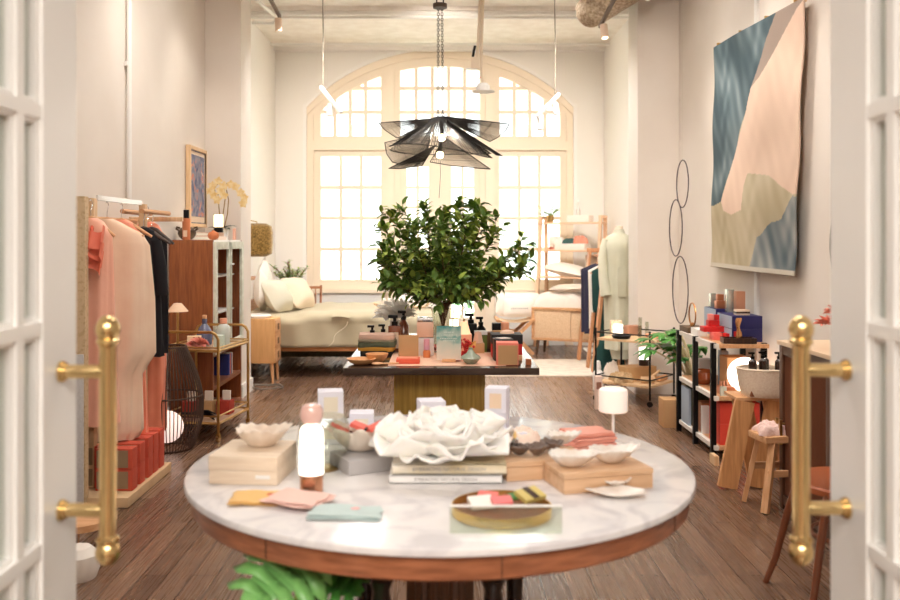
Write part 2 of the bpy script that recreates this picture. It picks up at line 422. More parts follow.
def door_leaf(name, side, X, tilt):
    """leaf standing open at right angles; local y runs into the room, local x towards the room's middle"""
    d = thing(name, None, None, (X, 1.08, 0), kind='structure')
    d.rotation_euler = (0, tilt, 0)
    s = -side       # side -1 = left leaf, its face looks to +x
    Y1 = .815; TH = .05; x0 = -s * TH / 2
    mb = MB()
    def bx(y0, y1, z0, z1, th=TH, off=0): mb.box((x0 + s * off, (y0 + y1) / 2, (z0 + z1) / 2), (th, y1 - y0, z1 - z0), ch=.003)
    bx(Y1 - .16, Y1, .02, 2.5); bx(0, .11, .02, 2.5); bx(.11, Y1 - .16, 2.36, 2.5); bx(.11, Y1 - .16, .02, .28)
    mb.build('door_frame', DOORP, d, smooth=0)
    mb = MB(); zs = (.834 - .03, 1.244, 1.664 + .01, 2.08)
    for z in zs:
        mb.box((x0 - 0, (Y1 - .16 + .11) / 2, z), (.046, Y1 - .27, .030), ch=.004)
        mb.box((x0 - 0, (Y1 - .16 + .11) / 2, z), (.03, Y1 - .27, .048), ch=.004)
    for y in (Y1 - .245, .195):
        mb.box((x0, y, 1.32), (.0445, .030, 2.1), ch=.003); mb.box((x0, y, 1.32), (.0285, .046, 2.1), ch=.003)
    mb.build('glazing_bars', DOORP, d, smooth=0)
    mb = MB()
    for e0, e1 in ((Y1 - .175, Y1 - .16), (.11, .125)):
        mb.box((x0, (e0 + e1) / 2, 1.32), (.034, e1 - e0, 2.08))
    mb.build('glazing_bead', DOORP, d, smooth=0)
    MB().box((x0, (Y1 - .16 + .11) / 2, 1.32), (.006, Y1 - .27, 2.08)).build('glass', pane_mat('door pane', (240, 244, 240), .14), d, smooth=0)
    return d
dl = door_leaf('door_3', -1, -.787, 0.0)
dl.rotation_euler = (0, 0, 0)
dr = door_leaf('door_4', 1, .845, 0.0)
# brass pull handles: a heavy bar with knob ends on two posts, mounted to each leaf
def pull(parent, s, y, z0, z1, zp0, zp1, out):
    mb = MB()
    h = z1 - z0
    prof = [(0, 0), (.010, .002), (.019, .010), (.0245, .022), (.0255, .032), (.0225, .043), (.0195, .047), (.0235, .051), (.0235, .058), (.0185, .063), (.0175, .072)]
    mb.lathe(prof + [(r, h - z) for r, z in reversed(prof)], (s * out, y, z0), 28)
    p = mb.build('pull_handle', BRASS, parent)
    for z in (zp0, zp1):
        MB().cyl((0, y, z), (s * out, y, z), .0145, n=20).cyl((0, y, z), (s * .006, y, z), .022, n=20).cyl((s * .006, y, z), (s * .012, y, z), .018, n=20).cyl((-s * .056, y, z), (-s * .05, y, z), .017, n=20).cyl((-s * .13, y, z), (-s * .056, y, z), .0115, n=20).build('handle_post', BRASS, p)
pull(dl, 1, .735, EYE - 326 * 1.815 / F, EYE - 75 * 1.815 / F, EYE - 270 * 1.815 / F, EYE - 131.5 * 1.815 / F, .098)
pull(dr, -1, .735, EYE - 326 * 1.815 / F, EYE - 75 * 1.815 / F, EYE - 268 * 1.815 / F, EYE - 130 * 1.815 / F, .096)
# ================================================================== left side
def loft(mb, secs, n=48, folds=7, ph=0.0, close_top=True, close_bot=False, flat=1.0):
    """secs: (z, cx, cy, half width, half depth, fold depth)"""
    def fn(u, v):
        t = v * (len(secs) - 1); i = min(int(t), len(secs) - 2); q = t - i
        a, b = secs[i], secs[i + 1]
        z, cx, cy, hw, hd, fo = [a[k] + (b[k] - a[k]) * q for k in range(6)]
        w = 2 * pi * u
        f = 1 + fo * sin(folds * w + ph + 1.3 * sin(3 * v + w)) + .5 * fo * sin((folds * 2 + 1) * w + ph * 2 + 4 * v)
        return Vector((cx + hw * cos(w) * f, cy + hd * sin(w) * f, z + .25 * fo * hw * sin(folds * w) * v))
    return mb.surf(fn, n, 3 * (len(secs) - 1), True)
def hanger(w=.40, m=None):
    """hanger seen along its rail: shoulders across local x, hook up"""
    h = MB()
    h.tube([(-w / 2, 0, -.10), (-w * .25, 0, -.045), (-.03, 0, -.01), (0, 0, 0), (.03, 0, -.01), (w * .25, 0, -.045), (w / 2, 0, -.10)], [.008, .012, .013, .013, .013, .012, .008], 8)
    return h
def hook(): return MB().tube([(0, 0, 0), (0, 0, .04), (0, .012, .055), (0, .022, .075), (0, .012, .095), (0, -.004, .10), (0, -.014, .09)], .0022, 6)

WHITEB = mat('lit white acrylic', (246, 244, 240), .2, coat=.5)
# clothes rail
RX, RZ = -1.90, 1.545
t = thing('clothes_rack', 'wood and white clothes rack by the left wall holding coral and black garments', 'clothes rack', (RX, 5.3, 0))
mb = MB()
for x in (-.02,): mb.box((x, -.47, .855), (.04, .05, 1.59), ch=.004)
mb.build('post', PINE, t)
mb = MB(); mb.box((0, .30, .825), (.04, .05, 1.65), ch=.004); mb.build('post', PINE, t)
MB().box((0, -.095, 1.655), (.012, .72, .03), ch=.003).build('top_rail', WHITEB, t)
MB().cyl((-.16, -.62, RZ), (-.16, .62, RZ), .016).build('hanging_rod', OAKY, t)
for k, (x, y) in enumerate(((.05, .45), (-.09, .50))):
    MB().cyl((x, y - .32, RZ + .055), (x, y + .22, RZ + .055), .015).build('side_rod', OAKY, t)
MB().box((-.16, .62, .78), (.04, .04, 1.56), ch=.004).box((-.02, .62, 1.56), (.36, .03, .03), ch=.004).build('post', PINE, t)
# empty-looking wire hooks along the rod belong to the hangers of the garments
CORAL = mat('coral satin', (250, 160, 128), .45, c2=(244, 146, 114), scale=4, bump=.15, bscale=9, sheen=.3)
PEACH = mat('peach satin', (250, 188, 162), .45, bump=.3, bscale=12, sheen=.3)
SHEER = mat('sheer blush chiffon', (246, 220, 194), .7, c2=(240, 208, 180), scale=5, bump=.2, bscale=12, sheen=.3)
BLACKF = mat('black fabric', (20, 17, 22), .85, bump=.2, bscale=14)
def garment(name, label, cat, loc, m, secs, folds=7, hw=.40, sleeves=(), collar=None, ph=0, hm=None, group=None, rz=0, extra=None):
    g = thing(name, label, cat, loc, rz, group)
    mb = loft(MB(), secs, 56, folds, ph)
    mb.build('body', m, g, smooth=60)
    for sl in sleeves:
        mb = MB(); mb.tube(sl[0], sl[1], 12); mb.build('sleeve', m, g, smooth=60)
    h = hanger(hw).build('hanger', hm or OAK, g); hook().build('hook', CHROME, h)
    if extra: extra(g)
    return g
def dress_secs(top, bot, sh, bw, d=.06, fo=.04, cx=0):
    return [(top, 0, 0, .035, .03, 0), (top - .02, 0, 0, .07, .035, .0), (top - .09, 0, 0, sh, d, .01), (top - .16, cx, 0, sh * 1.0, d * 1.1, fo * .5), ((top + bot) / 2 + .1, cx, 0, (sh + bw) / 2 * .96, d * 1.3, fo), (bot + .1, cx, 0, bw, d * 1.6, fo * 1.5), (bot, cx, 0, bw * 1.02, d * 1.7, fo * 1.5)]
GZ = RZ - .005
def ruffle(g):
    mb = MB()
    for k in range(3):
        mb.surf(lambda u, v, k=k: Vector((.05 + .08 * (u - .5) * (1 + .3 * k) + .02 * sin(9 * u + k), -.075 - .035 * v - .02 * sin(13 * u + 2 * k), -.06 - .07 * k - .09 * v - .02 * sin(11 * u))), 24, 6)
    mb.build('ruffle', mat('deep coral ruffle', (232, 118, 90), .45), g, smooth=60)
garment('blouse_dress', 'peach satin dress with a ruffled neckline, nearest on the rack', 'dress', (-1.90, 4.76, GZ), PEACH, dress_secs(0, -1.12, .115, .135, .045, .08), 6, .26, extra=ruffle)
garment('sheer_dress', 'long sheer blush dress with a wide open sleeve, next to the peach dress', 'dress', (-1.895, 4.98, GZ), SHEER,
        [(0, 0, 0, .035, .03, 0), (-.02, .01, 0, .07, .035, 0), (-.085, .01, 0, .19, .045, .01), (-.15, .02, 0, .215, .055, .03), (-.45, .03, 0, .225, .07, .06), (-.76, .03, 0, .225, .075, .09), (-.88, .0, 0, .19, .08, .08), (-1.20, -.0, 0, .19, .085, .09), (-1.25, -.02, 0, .18, .085, .09)], 6, .42)
garment('long_dress', 'full length coral satin dress hanging behind the sheer blush dress', 'dress', (-1.88, 5.16, GZ), CORAL, dress_secs(0, -1.36, .125, .15, .04, .07), 7, .36, ph=2)
garment('long_dress', 'coral sleeveless dress showing its lower hem left of the black garments', 'dress', (-1.93, 5.78, GZ), CORAL, dress_secs(0, -1.37, .11, .125, .045, .06), 6, .24, ph=4)
garment('black_dress', 'black short sleeved dress with pale hanger tips at the end of the rack', 'dress', (-1.85, 5.46, GZ - .045), BLACKF, dress_secs(0, -.80, .10, .11, .05, .07), 6, .34,
        sleeves=[([(.07, 0, -.08), (.10, 0, -.25), (.11, 0, -.42)], [.04, .045, .045])], ph=1, hm=mat('dark grey hanger', (78, 66, 60), .5))
garment('black_trousers', 'black trousers hung folded behind the black dress on the rack', 'trousers', (-1.85, 5.62, GZ - .045), BLACKF, [(-.05, 0, 0, .09, .02, 0), (-.1, 0, 0, .095, .03, .02), (-.6, 0, 0, .10, .035, .05), (-.80, .01, 0, .09, .03, .05)], 6, .28, hm=mat('dark grey hanger', (78, 66, 60), .5))
# speckled upright board beside the door
SPECK = mat('speckled board', (212, 186, 150), .7, c2=(196, 168, 130), scale=60, contrast=(.5, .62))
t = thing('display_board', 'tall speckled tan board standing between the open door and the clothes rack', 'board', (-1.98, 4.62, 0))
MB().box((0, 0, .825), (.23, .05, 1.65), ch=.004).build('panel', SPECK, t)
MB().box((0, -.031, .42), (.22, .012, .80), ch=.003).build('lower_panel', mat('pale grey speckle', (214, 212, 212), .6, c2=(200, 198, 198), scale=80), t)
# platform with red boxes
t = thing('display_plinth', 'low pale wood plinth under the hanging clothes', 'plinth', (-1.875, 5.0, 0))
MB().box((0, 0, .03), (.45, .75, .052), ch=.003).build('plinth_board', mat('plywood', (222, 190, 150), .6, c2=(212, 178, 136), scale=8), t)
MB().box((0, 0, .003), (.42, .72, .006)).build('plinth_base', DARKW, t)
def slipbox(lab, loc, grp):
    b = thing('gift_box', lab, 'box', loc, 0, grp)
    w, d, h = .20, .082, .113
    MB().box((0, 0, h / 2), (w, d, h), ch=.002).build('box_sleeve', mat('coral red card', (204, 84, 62), .6), b)
    MB().box((-.008, -d / 2 - .002, h / 2 + .002), (w - .03, .004, h - .02)).build('box_front', mat('grey brown card', (150, 124, 96), .7), b)
    return b
LBL = 'coral red box with a grey brown front, stacked in pairs on the plinth'
for y in (4.79, 4.915, 5.05, 5.15, 5.26):
    a = slipbox(LBL, (-1.77, y, .058), 'coral boxes on the plinth')
    dup(a, (-1.77, y, .172), label=LBL)
for y in (4.85, 5.0, 5.16): dup(a, (-1.985, y, .058), label=LBL); dup(a, (-1.985, y, .172), label=LBL)

# woven floor lantern
t = thing('floor_lantern', 'dark teardrop lantern of upright rods around a glowing globe on the floor', 'lantern', (-1.835, 5.95, 0))
def lr(z):   # profile of the lantern
    pts = [(0, .145), (.08, .185), (.2, .215), (.33, .222), (.45, .20), (.58, .155), (.70, .105)]
    for (a, ra), (b, rb) in zip(pts, pts[1:]):
        if z <= b + 1e-6: q = (z - a) / (b - a); q = q * q * (3 - 2 * q) * .3 + q * .7; return ra + (rb - ra) * q
    return .11
WICK = mat('dark rattan', (74, 52, 38), .6)
mb = MB()
for k in range(54):
    a = 2 * pi * k / 54
    mb.tube([(lr(z) * cos(a), lr(z) * sin(a), z) for z in [0, .06, .13, .2, .27, .34, .42, .5, .58, .64, .70]], .0036, 5)
mb.build('rod_cage', WICK, t)
mb = MB()
for z in (.0, .69, .36): MB().tube([((lr(z) - .004) * cos(a * pi / 16), (lr(z) - .004) * sin(a * pi / 16), z + .006) for a in range(32)], .006, 6, True).build('hoop', WICK, t)
MB().ball((-.02, 0, .15), .108, 28, 18).build('glowing_globe', mat('speckled glowing globe', (255, 240, 230), .5, emit=(255, 222, 210), es=.7), t)

# dark wooden cabinet with white framed glass doors
t = thing('display_cabinet', 'tall brown wooden cabinet with white framed door and open lower shelves', 'cabinet', (-1.93, 7.27, 0))
W_, D_, H_ = .34, .98, 1.42       # x, y, z
mb = MB(); mb.box((0, -D_ / 2 + .015, H_ / 2), (W_, .03, H_), ch=.003); mb.build('side_panel', mat('cabinet wood', (156, 92, 50), .45, c2=(130, 72, 38), scale=5, stretch=(12, 12, 1), coat=.2, detail=6), t)
mb = MB(); mb.box((0, D_ / 2 - .015, H_ / 2), (W_, .03, H_), ch=.003); mb.build('side_panel', WALNZ, t)
MB().box((-W_ / 2 + .01, 0, H_ / 2), (.02, D_ - .06, H_)).build('back_panel', WALNZ, t)
MB().box((0, 0, H_ - .012), (W_, D_ - .06, .024)).build('top', WHITEP, t)
for z in (.02, .26, .52): MB().box((0, 0, z), (W_ - .03, D_ - .06, .024)).box((W_ / 2 - .01, 0, z), (.02, D_ - .06, .03), ch=.002).build('shelf', WALN, t)
for z in (.82, 1.12): MB().box((-.02, 0, z), (W_ - .08, D_ - .06, .012)).build('shelf', WHITEP, t)
for y in (-.235, .235):
    dd = MB()
    for yy in (y - .215, y + .215): dd.box((W_ / 2 + .01, yy, .965), (.022, .07, .88), ch=.002)
    for z in (.555, 1.375): dd.box((W_ / 2 + .01, y, z), (.022, .40, .06), ch=.002)
    o = dd.build('door', mat('weathered white paint', (226, 228, 214), .6, c2=(206, 206, 188), scale=20), t)
MB().box((W_ / 2 + .03, .02, 1.22), (.02, .06, .012)).build('latch', WHITEP, t)
BK = [((52, 66, 140), .045), ((226, 120, 80), .03), ((60, 70, 128), .03), ((230, 224, 210), .025)]
y = 7.42
for i, (c, w) in enumerate(BK):
    lab = ['blue book on the lower shelf of the brown cabinet', 'orange book between blue ones on the cabinet shelf', 'slim dark blue book on the cabinet shelf', 'thin cream book at the end of the cabinet shelf'][i]
    b = thing('book', lab, 'book', (-1.86, y, .272), 0, 'books in the brown cabinet')
    MB().box((0, w / 2, .09), (.14, w * .9, .18), ch=.002).build('cover', mat('book %d' % i, c, .5), b)
    MB().box((-.004, w / 2, .09), (.136, w * .6, .184)).build('pages', mat('paper', (240, 234, 220), .8), b)
    y += w + .002
# on the cabinet top
CT = 1.42
t = thing('round_vase', 'dark round pot with ear-like handles on the brown cabinet', 'vase', (-2.01, 6.95, CT)); t.scale = (.68, .68, .68)
MB().lathe([(0, 0), (.05, .003), (.085, .03), (.105, .07), (.10, .11), (.07, .14), (.045, .15), (.03, .14), (0, .12)]).build('pot', mat('mottled dark clay', (60, 44, 34), .5, c2=(110, 84, 58), scale=14), t)
MB().tube([(.09, 0, .11), (.125, 0, .13), (.12, 0, .15), (.08, 0, .14)], .012).tube([(-.09, 0, .11), (-.125, 0, .13), (-.12, 0, .15), (-.08, 0, .14)], .012).build('handle', mat('mottled dark clay'), t)
t = thing('perfume_bottle', 'tall copper cylinder bottle with dark cap in front of the round pot', 'bottle', (-1.98, 6.83, CT))
MB().lathe([(0, 0), (.030, 0), (.031, .16), (.028, .17), (0, .17)], n=20).build('bottle', mat('copper satin', (200, 124, 84), .35, .6), t)
MB().lathe([(0, .17), (.022, .17), (.022, .235), (0, .237)], n=20).build('cap', BLACKM, t)
MB().box((0, -.0315, .05), (.03, .002, .05)).build('band', mat('cream label', (232, 206, 180), .6), t)
tag(MB().ball((0, 0, .035), (.045, .04, .036)).lathe([(.012, .065), (.012, .075), (0, .08)]).build('terracotta_ornament', mat('terracotta', (206, 122, 78), .7), loc=(-1.80, 6.95, CT)), 'small rounded terracotta ornament on the cabinet front corner', 'ornament')
for i, (x, y, w, h, c) in enumerate(((-1.90, 7.2, .22, .03, (236, 214, 196)), (-1.90, 7.2, .19, .03, (206, 168, 140)))):
    b = thing('book', ['wide cream book lying on the cabinet top', 'smaller tan book lying on the cream book'][i], 'book', (x, y, CT + i * .031), 0, 'books lying on the cabinet')
    MB().box((0, 0, h / 2), (w, .26 - .04 * i, h), ch=.003).build('cover', mat('lying book %d' % i, c, .6), b)
    MB().box((0, -.13 + .02 * i - .001, h / 2), (w - .02, .004, h - .01)).build('pages', mat('paper'), b)
t = thing('lantern_lamp', 'small glowing glass lantern with black base on the cabinet books', 'lamp', (-1.815, 7.17, CT + .062))
MB().cyl((0, 0, 0), (0, 0, .045), .038, n=24).build('base', BLACKM, t)
MB().cyl((0, 0, .045), (0, 0, .145), .036, n=24).build('glass_shade', mat('ribbed lamp glow', (255, 240, 210), .4, emit=(255, 228, 180), es=3.0), t)
MB().cyl((0, 0, .145), (0, 0, .15), .038, n=24).build('cap', BLACKM, t)
# orchid
t = thing('potted_orchid', 'cream phalaenopsis orchid in a white pot on the cabinet', 'plant', (-1.86, 7.45, CT))
MB().lathe([(0, 0), (.05, 0), (.06, .10), (.058, .105), (.052, .1), (0, .09)]).build('pot', WHITEG, t)
stems = [[(.0, 0, .09), (-.02, 0, .25), (-.03, .0, .40), (.0, -.0, .47), (.06, -.02, .48), (.13, -.02, .43), (.18, -.02, .36), (.20, -.02, .28)],
         [(.02, 0, .09), (.05, 0, .22), (.06, 0, .34), (.04, 0, .44), (-.02, 0, .49), (-.06, 0, .44), (-.05, 0, .36)], [(.0, .01, .09), (.01, .01, .22), (.03, .01, .36), (.02, 0, .46)]]
for st in stems: MB().tube(st, .005, 6).build('stem', mat('orchid stem', (150, 118, 60), .6), t)
def bloom(mb, c, r):
    for k in range(5):
        a = 2 * pi * k / 5 + random.random() * .4
        d = Vector((cos(a), -.25, sin(a)))
        mb.leaf(c, d, (0, -1, .1), r, r * .85, .12)
    mb.ball(Vector(c) + Vector((0, -.01, 0)), r * .18, 8, 6)
OPET = mat('orchid petal', (240, 222, 176), .6, c2=(228, 196, 130), scale=30)
random.seed(3)
for p in [(-.07, -.02, .46), (-.02, -.03, .50), (-.06, -.02, .38), (.03, -.03, .46), (-.03, -.02, .34), (.0, -.03, .42), (.09, -.03, .47), (.13, -.03, .45), (.17, -.03, .40), (.20, -.03, .36), (.19, -.03, .31), (.03, -.03, .38), (-.09, -.02, .42)]:
    mb = MB(); bloom(mb, p, .042); mb.build('blossom', OPET, t, smooth=60)
for q, L, dx in ((0, .17, .9), (1, .13, -.7), (2, .12, .5)):
    MB().leaf((0, 0, .09), (dx, -.4, .25 - .1 * q), (0, 0, 1), L, .06, .2).build('leaf', mat('orchid leaf', (44, 64, 30), .4), t, smooth=60)
tag(MB().box((0, 0, .05), (.02, .05, .10), ch=.004).build('leaning_card', mat('pink card', (236, 180, 156), .7), loc=(-1.79, 7.62, CT + .001)), 'small pink tag standing at the far cabinet corner', 'card')
# framed picture on the left wall
t = thing('framed_picture', 'blue grey abstract picture in a pale wood frame on the left wall', 'picture', (-2.085, 7.50, 1.87))
def abstract():
    m = bpy.data.materials.new('painted canvas'); m.use_nodes = True; nt = m.node_tree; N = nt.nodes; L = nt.links; b = N['Principled BSDF']
    tc = N.new('ShaderNodeTexCoord'); no = N.new('ShaderNodeTexNoise'); no.inputs['Scale'].default_value = 9; no.inputs['Detail'].default_value = 6; no.inputs['Distortion'].default_value = 1.2
    cr = N.new('ShaderNodeValToRGB'); e = cr.color_ramp.elements
    e[0].position = .32; e[0].color = lin((78, 84, 118)); e[1].position = .7; e[1].color = lin((214, 196, 180))
    q = e.new(.45); q.color = lin((112, 116, 140)); q = e.new(.56); q.color = lin((150, 148, 158)); q = e.new(.64); q.color = lin((214, 120, 90))
    L.new(tc.outputs['Object'], no.inputs['Vector']); L.new(no.outputs['Fac'], cr.inputs['Fac']); L.new(cr.outputs['Color'], b.inputs['Base Color']); b.inputs['Roughness'].default_value = .7
    return m
mb = MB(); fw = .03
for y in (-.245, .245): mb.box((0, y, 0), (.04, fw, .68), ch=.002)
for z in (-.325, .325): mb.box((0, 0, z), (.04, .46, fw), ch=.002)
mb.build('picture_frame', PINE, t); MB().box((-.005, 0, 0), (.02, .46, .62)).build('canvas', abstract(), t)
MB().box((.006, 0, 0), (.003, .455, .60)).build('mat_board', mat('cream mount', (236, 214, 190), .7), t)
MB().box((.009, 0, .01), (.003, .40, .52)).build('artwork', MATS.get('x') or bpy.data.materials['painted canvas'], t)

# brass bar cart
t = thing('bar_cart', 'brass two tier bar cart with curved handles in front of the brown cabinet', 'bar cart', (-1.72, 6.45, 0), radians(-9))
w, d = .42, .56
x0, x1, y0, y1 = -w / 2, w / 2, -d / 2, d / 2
for y in (y0, y1):
    for sx in (-1, 1):
        MB().tube([(sx * w / 2, y, .05), (sx * w / 2, y, .72), (sx * (w / 2 - .02), y, .755), (sx * (w / 2 - .05), y, .77), (0, y, .77)], .0105, 10).build('post', BRASSD, t)
for z in (.64, .13):
    mb = MB()
    for y in (y0, y1): mb.cyl((x0, y, z), (x1, y, z), .011, n=10); mb.cyl((x0, y, z + .05 if z < .3 else z + .022), (x1, y, z + .05 if z < .3 else z + .022), .006, n=8)
    for x in (x0, x1): mb.cyl((x, y0, z), (x, y1, z), .011, n=10); mb.cyl((x, y0, z + .05 if z < .3 else z + .022), (x, y1, z + .05 if z < .3 else z + .022), .006, n=8)
    s_ = mb.build('shelf_rail', BRASSD, t)
    MB().box((0, 0, z - .004), (w - .02, d - .02, .012)).build('shelf', mat('peach glass shelf', (236, 206, 176), .15, coat=.5), t)
for x in (x0, x1):
    for y in (y0, y1):
        c_ = MB().cyl((x - .008, y, .026), (x + .008, y, .026), .026, n=18).build('caster', BRASS, t)
        MB().box((x, y, .045), (.03, .02, .03), ch=.004).build('caster_fork', BRASSD, c_)
cm = t.matrix_basis.copy()
def cart(x, y, z):
    return Matrix.Rotation(radians(-9), 4, 'Z') @ Vector((x, y, 0)) + Vector((-1.72, 6.45, z))
CZ = .6425
t = thing('table_lamp', 'small table lamp with peach cone shade at the cart corner', 'lamp', cart(-.15, -.16, CZ))
MB().lathe([(0, 0), (.045, 0), (.045, .01), (.01, .014), (.009, .26), (0, .26)], n=20).build('base', BRASSD, t)
MB().lathe([(.028, .32), (.075, .262)], n=20).lathe([(0, .322), (.028, .32)], n=20).build('lamp_shade', mat('peach shade', (240, 208, 176), .6), t, solid=.002)
def bottle(lab, loc, prof, m, capprof, cm_, cat='bottle', group=None, n=20):
    b = thing('bottle', lab, cat, loc, 0, group)
    MB().lathe(prof, n=n).build('body', m, b)
    MB().lathe(capprof, n=n).build('stopper', cm_, b)
    return b
bottle('grey blue glass bottle with cork on the brass cart', cart(-.03, .03, CZ), [(0, 0), (.042, .004), (.045, .07), (.03, .10), (.014, .12), (.014, .15), (0, .15)], mat('blue grey glass', (92, 96, 124), .15, coat=.5), [(0, .15), (.012, .15), (.013, .17), (0, .172)], OAK).scale = (1.3, 1.3, 1.3)
bottle('clear glass bottle with pink stopper on the brass cart', cart(.13, .0, CZ), [(0, 0), (.036, .003), (.04, .09), (.03, .11), (.018, .12), (0, .12)], mat('silvery glass', (196, 200, 190), .12, coat=.6), [(0, .12), (.02, .122), (.02, .15), (0, .152)], mat('pink cap', (240, 170, 140), .5)).scale = (1.35, 1.35, 1.35)
tag(MB().box((0, 0, .04), (.10, .07, .08), ch=.003).build('small_box', mat('cream box', (246, 220, 180), .7), loc=cart(-.05, -.10, CZ), rz=.3), 'cream box on the brass cart beside the cone lamp', 'box')
tag(MB().box((0, 0, .045), (.07, .07, .09), ch=.003).build('small_box', mat('mint card', (206, 222, 208), .7), loc=cart(.14, -.1, CZ), rz=.1), 'pale mint box on the brass cart under the clear bottle', 'box')
def rosette(mb, c, r, n, seedv, h=.6):
    rnd = random.Random(seedv)
    for k in range(n):
        a = rnd.random() * 2 * pi; e = rnd.random() * 1.2 + .1
        d = Vector((cos(a) * cos(e), sin(a) * cos(e), sin(e) * h))
        mb.leaf(Vector(c) + d * r * .25, d, (0, 0, 1) if e < 1 else (1, 0, 0), r * .8, r * .7, .3)
mb = MB(); rosette(mb, (0, 0, .01), .085, 60, 4)
tag(mb.build('paper_flower', mat('pink tissue', (244, 168, 150), .7), loc=cart(.02, -.2, CZ + .006)), 'crumpled pink tissue flower on the brass cart front', 'flower')
LZ = .135
for i, (x, y, c, lab) in enumerate(((-.12, -.02, (176, 58, 44), 'red wooden cube at the cart lower shelf middle left'), (.0, .02, (190, 150, 104), 'tan wooden cube between red ones on the lower cart shelf'), (.12, .06, (176, 58, 44), 'red wooden cube at the cart lower shelf right end'))):
    b = MB().box((0, 0, .05), (.10, .10, .10), ch=.003).build('wooden_cube', mat('cube %d' % i, c, .6), loc=cart(x, y, LZ + .0), rz=-.15)
    tag(b, lab, 'cube')
    tag(MB().box((0, 0, .035), (.06, .02, .07), ch=.002).build('card_stack', mat('white card', (240, 232, 220), .7), loc=cart(x + .01, y, LZ + .1005), rz=-.1), ['white cards on the red cube at left of the cart', 'white cards on the tan cube', 'white cards on the right red cube of the cart'][i], 'cards')
mb = MB()
for k in range(9): mb.leaf((-.10, 0, .04), (1, .12 * cos(k * .7), .12 * sin(k * .7)), (0, 0, 1), .22, .05, .3)
mb.cyl((-.14, 0, .035), (.02, 0, .035), .02)
tag(mb.build('folded_umbrella', BLACKF, loc=cart(.04, -.19, LZ - .0)), 'black folded umbrella lying on the lower cart shelf', 'umbrella')
# bits on the floor near the door
t = thing('round_stool', 'round pale wood stool by the open left door', 'stool', (-1.62, 3.94, 0))
MB().cyl((0, 0, .14), (0, 0, .17), .14, n=32).build('seat', OAK, t)
for k in range(3): MB().cyl((.1 * cos(k * 2.1), .1 * sin(k * 2.1), .14), (.12 * cos(k * 2.1), .12 * sin(k * 2.1), 0), .013, n=10).build('leg', OAKZ, t)
tag(MB().lathe([(0, .0), (.07, .0), (.085, .04), (.08, .10), (.05, .13), (0, .135)]).build('white_cushion', LINEN, loc=(-1.52, 3.68, 0.0)), 'round white cushion on the floor before the stool', 'cushion')
# ================================================================== back of the room
# bed
def pillow(name, lab, cat, loc, size, rot, m, group=None, pipe=None):
    w, h, t_ = size
    def fn(u, v):
        th = 2 * pi * u; ph = pi * (v - .5)
        def sp(x, e): return (abs(x) ** e) * (1 if x >= 0 else -1)
        x = sp(cos(th), .45) * (cos(ph) ** .35 if cos(ph) > 0 else 0); y = sp(sin(th), .45) * (cos(ph) ** .35 if cos(ph) > 0 else 0)
        puff = max(0, (1 - abs(x) ** 3) * (1 - abs(y) ** 3))
        z = sp(sin(ph), 1) * (.12 + .88 * puff) 
        k = 1 - .06 * (1 - abs(x)) * abs(y) ** 2
        kk = 1 - .06 * (1 - abs(y)) * abs(x) ** 2
        return Vector((w / 2 * x * kk, h / 2 * y * k, t_ / 2 * z * (1 + .04 * sin(9 * x + 7 * y))))
    o = MB().surf(fn, 40, 18, True).build(name, m, None, smooth=60)
    o.location = loc; o.rotation_euler = rot
    return tag(o, lab, cat, group)
t = thing('bed', 'low wooden bed with sage linen bedding, headboard at the left wall', 'bed', (-1.05, 9.85, 0))
bl, bw_ = 2.12, 1.58
mb = MB(); mb.box((0, -bw_ / 2 + .02, .295), (bl, .045, .055), ch=.01); mb.build('side_rail', mat('bed wood', (224, 164, 112), .45, c2=(206, 142, 92), scale=5, stretch=(1, 12, 12), detail=5), t)
MB().box((0, bw_ / 2 - .02, .295), (bl, .045, .055), ch=.01).build('side_rail', OAK, t)
MB().box((0, 0, .29), (bl - .04, bw_ - .1, .04)).build('slat_base', OAKY, t)
MB().box((0, .35, .165), (1.9, .04, .21)).build('support_board', mat('grey green panel', (156, 152, 132), .8), t)
for x in (-.95, .95):
    for y in (-.70, .70): MB().cyl((x, y, .27), (x, y, 0), .028, .02, n=14).build('leg', OAKZ, t)
mb = MB(); mb.box((-bl / 2 + .0, 0, .50), (.04, bw_, .50), ch=.01); mb.cyl((-bl / 2, -bw_ / 2 + .03, .27), (-bl / 2, -bw_ / 2 + .03, .98), .022).cyl((-bl / 2, bw_ / 2 - .03, .27), (-bl / 2, bw_ / 2 - .03, .98), .022)
mb.tube([(-bl / 2, -bw_ / 2 + .03, .96), (-bl / 2 - .03, 0, .99), (-bl / 2, bw_ / 2 - .03, .96)], .022)
mb.build('headboard', OAKY, t)
MB().box((.01, 0, .43), (bl - .06, bw_ - .06, .24), ch=.05).build('mattress', LINEN, t)
# duvet: drapes over top and near side
def duv(u, v):
    s_ = v * 2.28 - .34       # across: hangs at near side, over the top, hangs far
    x = -bl / 2 + .12 + u * (bl - .08)
    top = .655; e = .05
    wv = .008 * sin(17 * u + 3 * v) + .006 * sin(41 * u + 9 * v) + .01 * sin(7 * u - 11 * v)
    if s_ < 0: return Vector((x, -bw_ / 2 - .035 - .02 * sin(6 * u + 1) + wv * 1.5 + .02 * s_, top - e + s_ * .86))
    if s_ > bw_ + .06: q = s_ - bw_ - .06; return Vector((x, bw_ / 2 + .035 + wv, top - e - q))
    q = s_ / (bw_ + .06); ed = min(q, 1 - q) * 14
    return Vector((x, -bw_ / 2 - .03 + s_, top - e * max(0, 1 - ed) ** 2 + wv))
MB().surf(duv, 90, 60).build('duvet', SAGE, t, smooth=80, solid=.02)
mb = MB()
def seam(x0, x1):
    return [(x0 + (x1 - x0) * k / 10 + .02 * sin(k * .9), -bw_ / 2 - .078, .58 - .25 * k / 10) for k in range(11)]
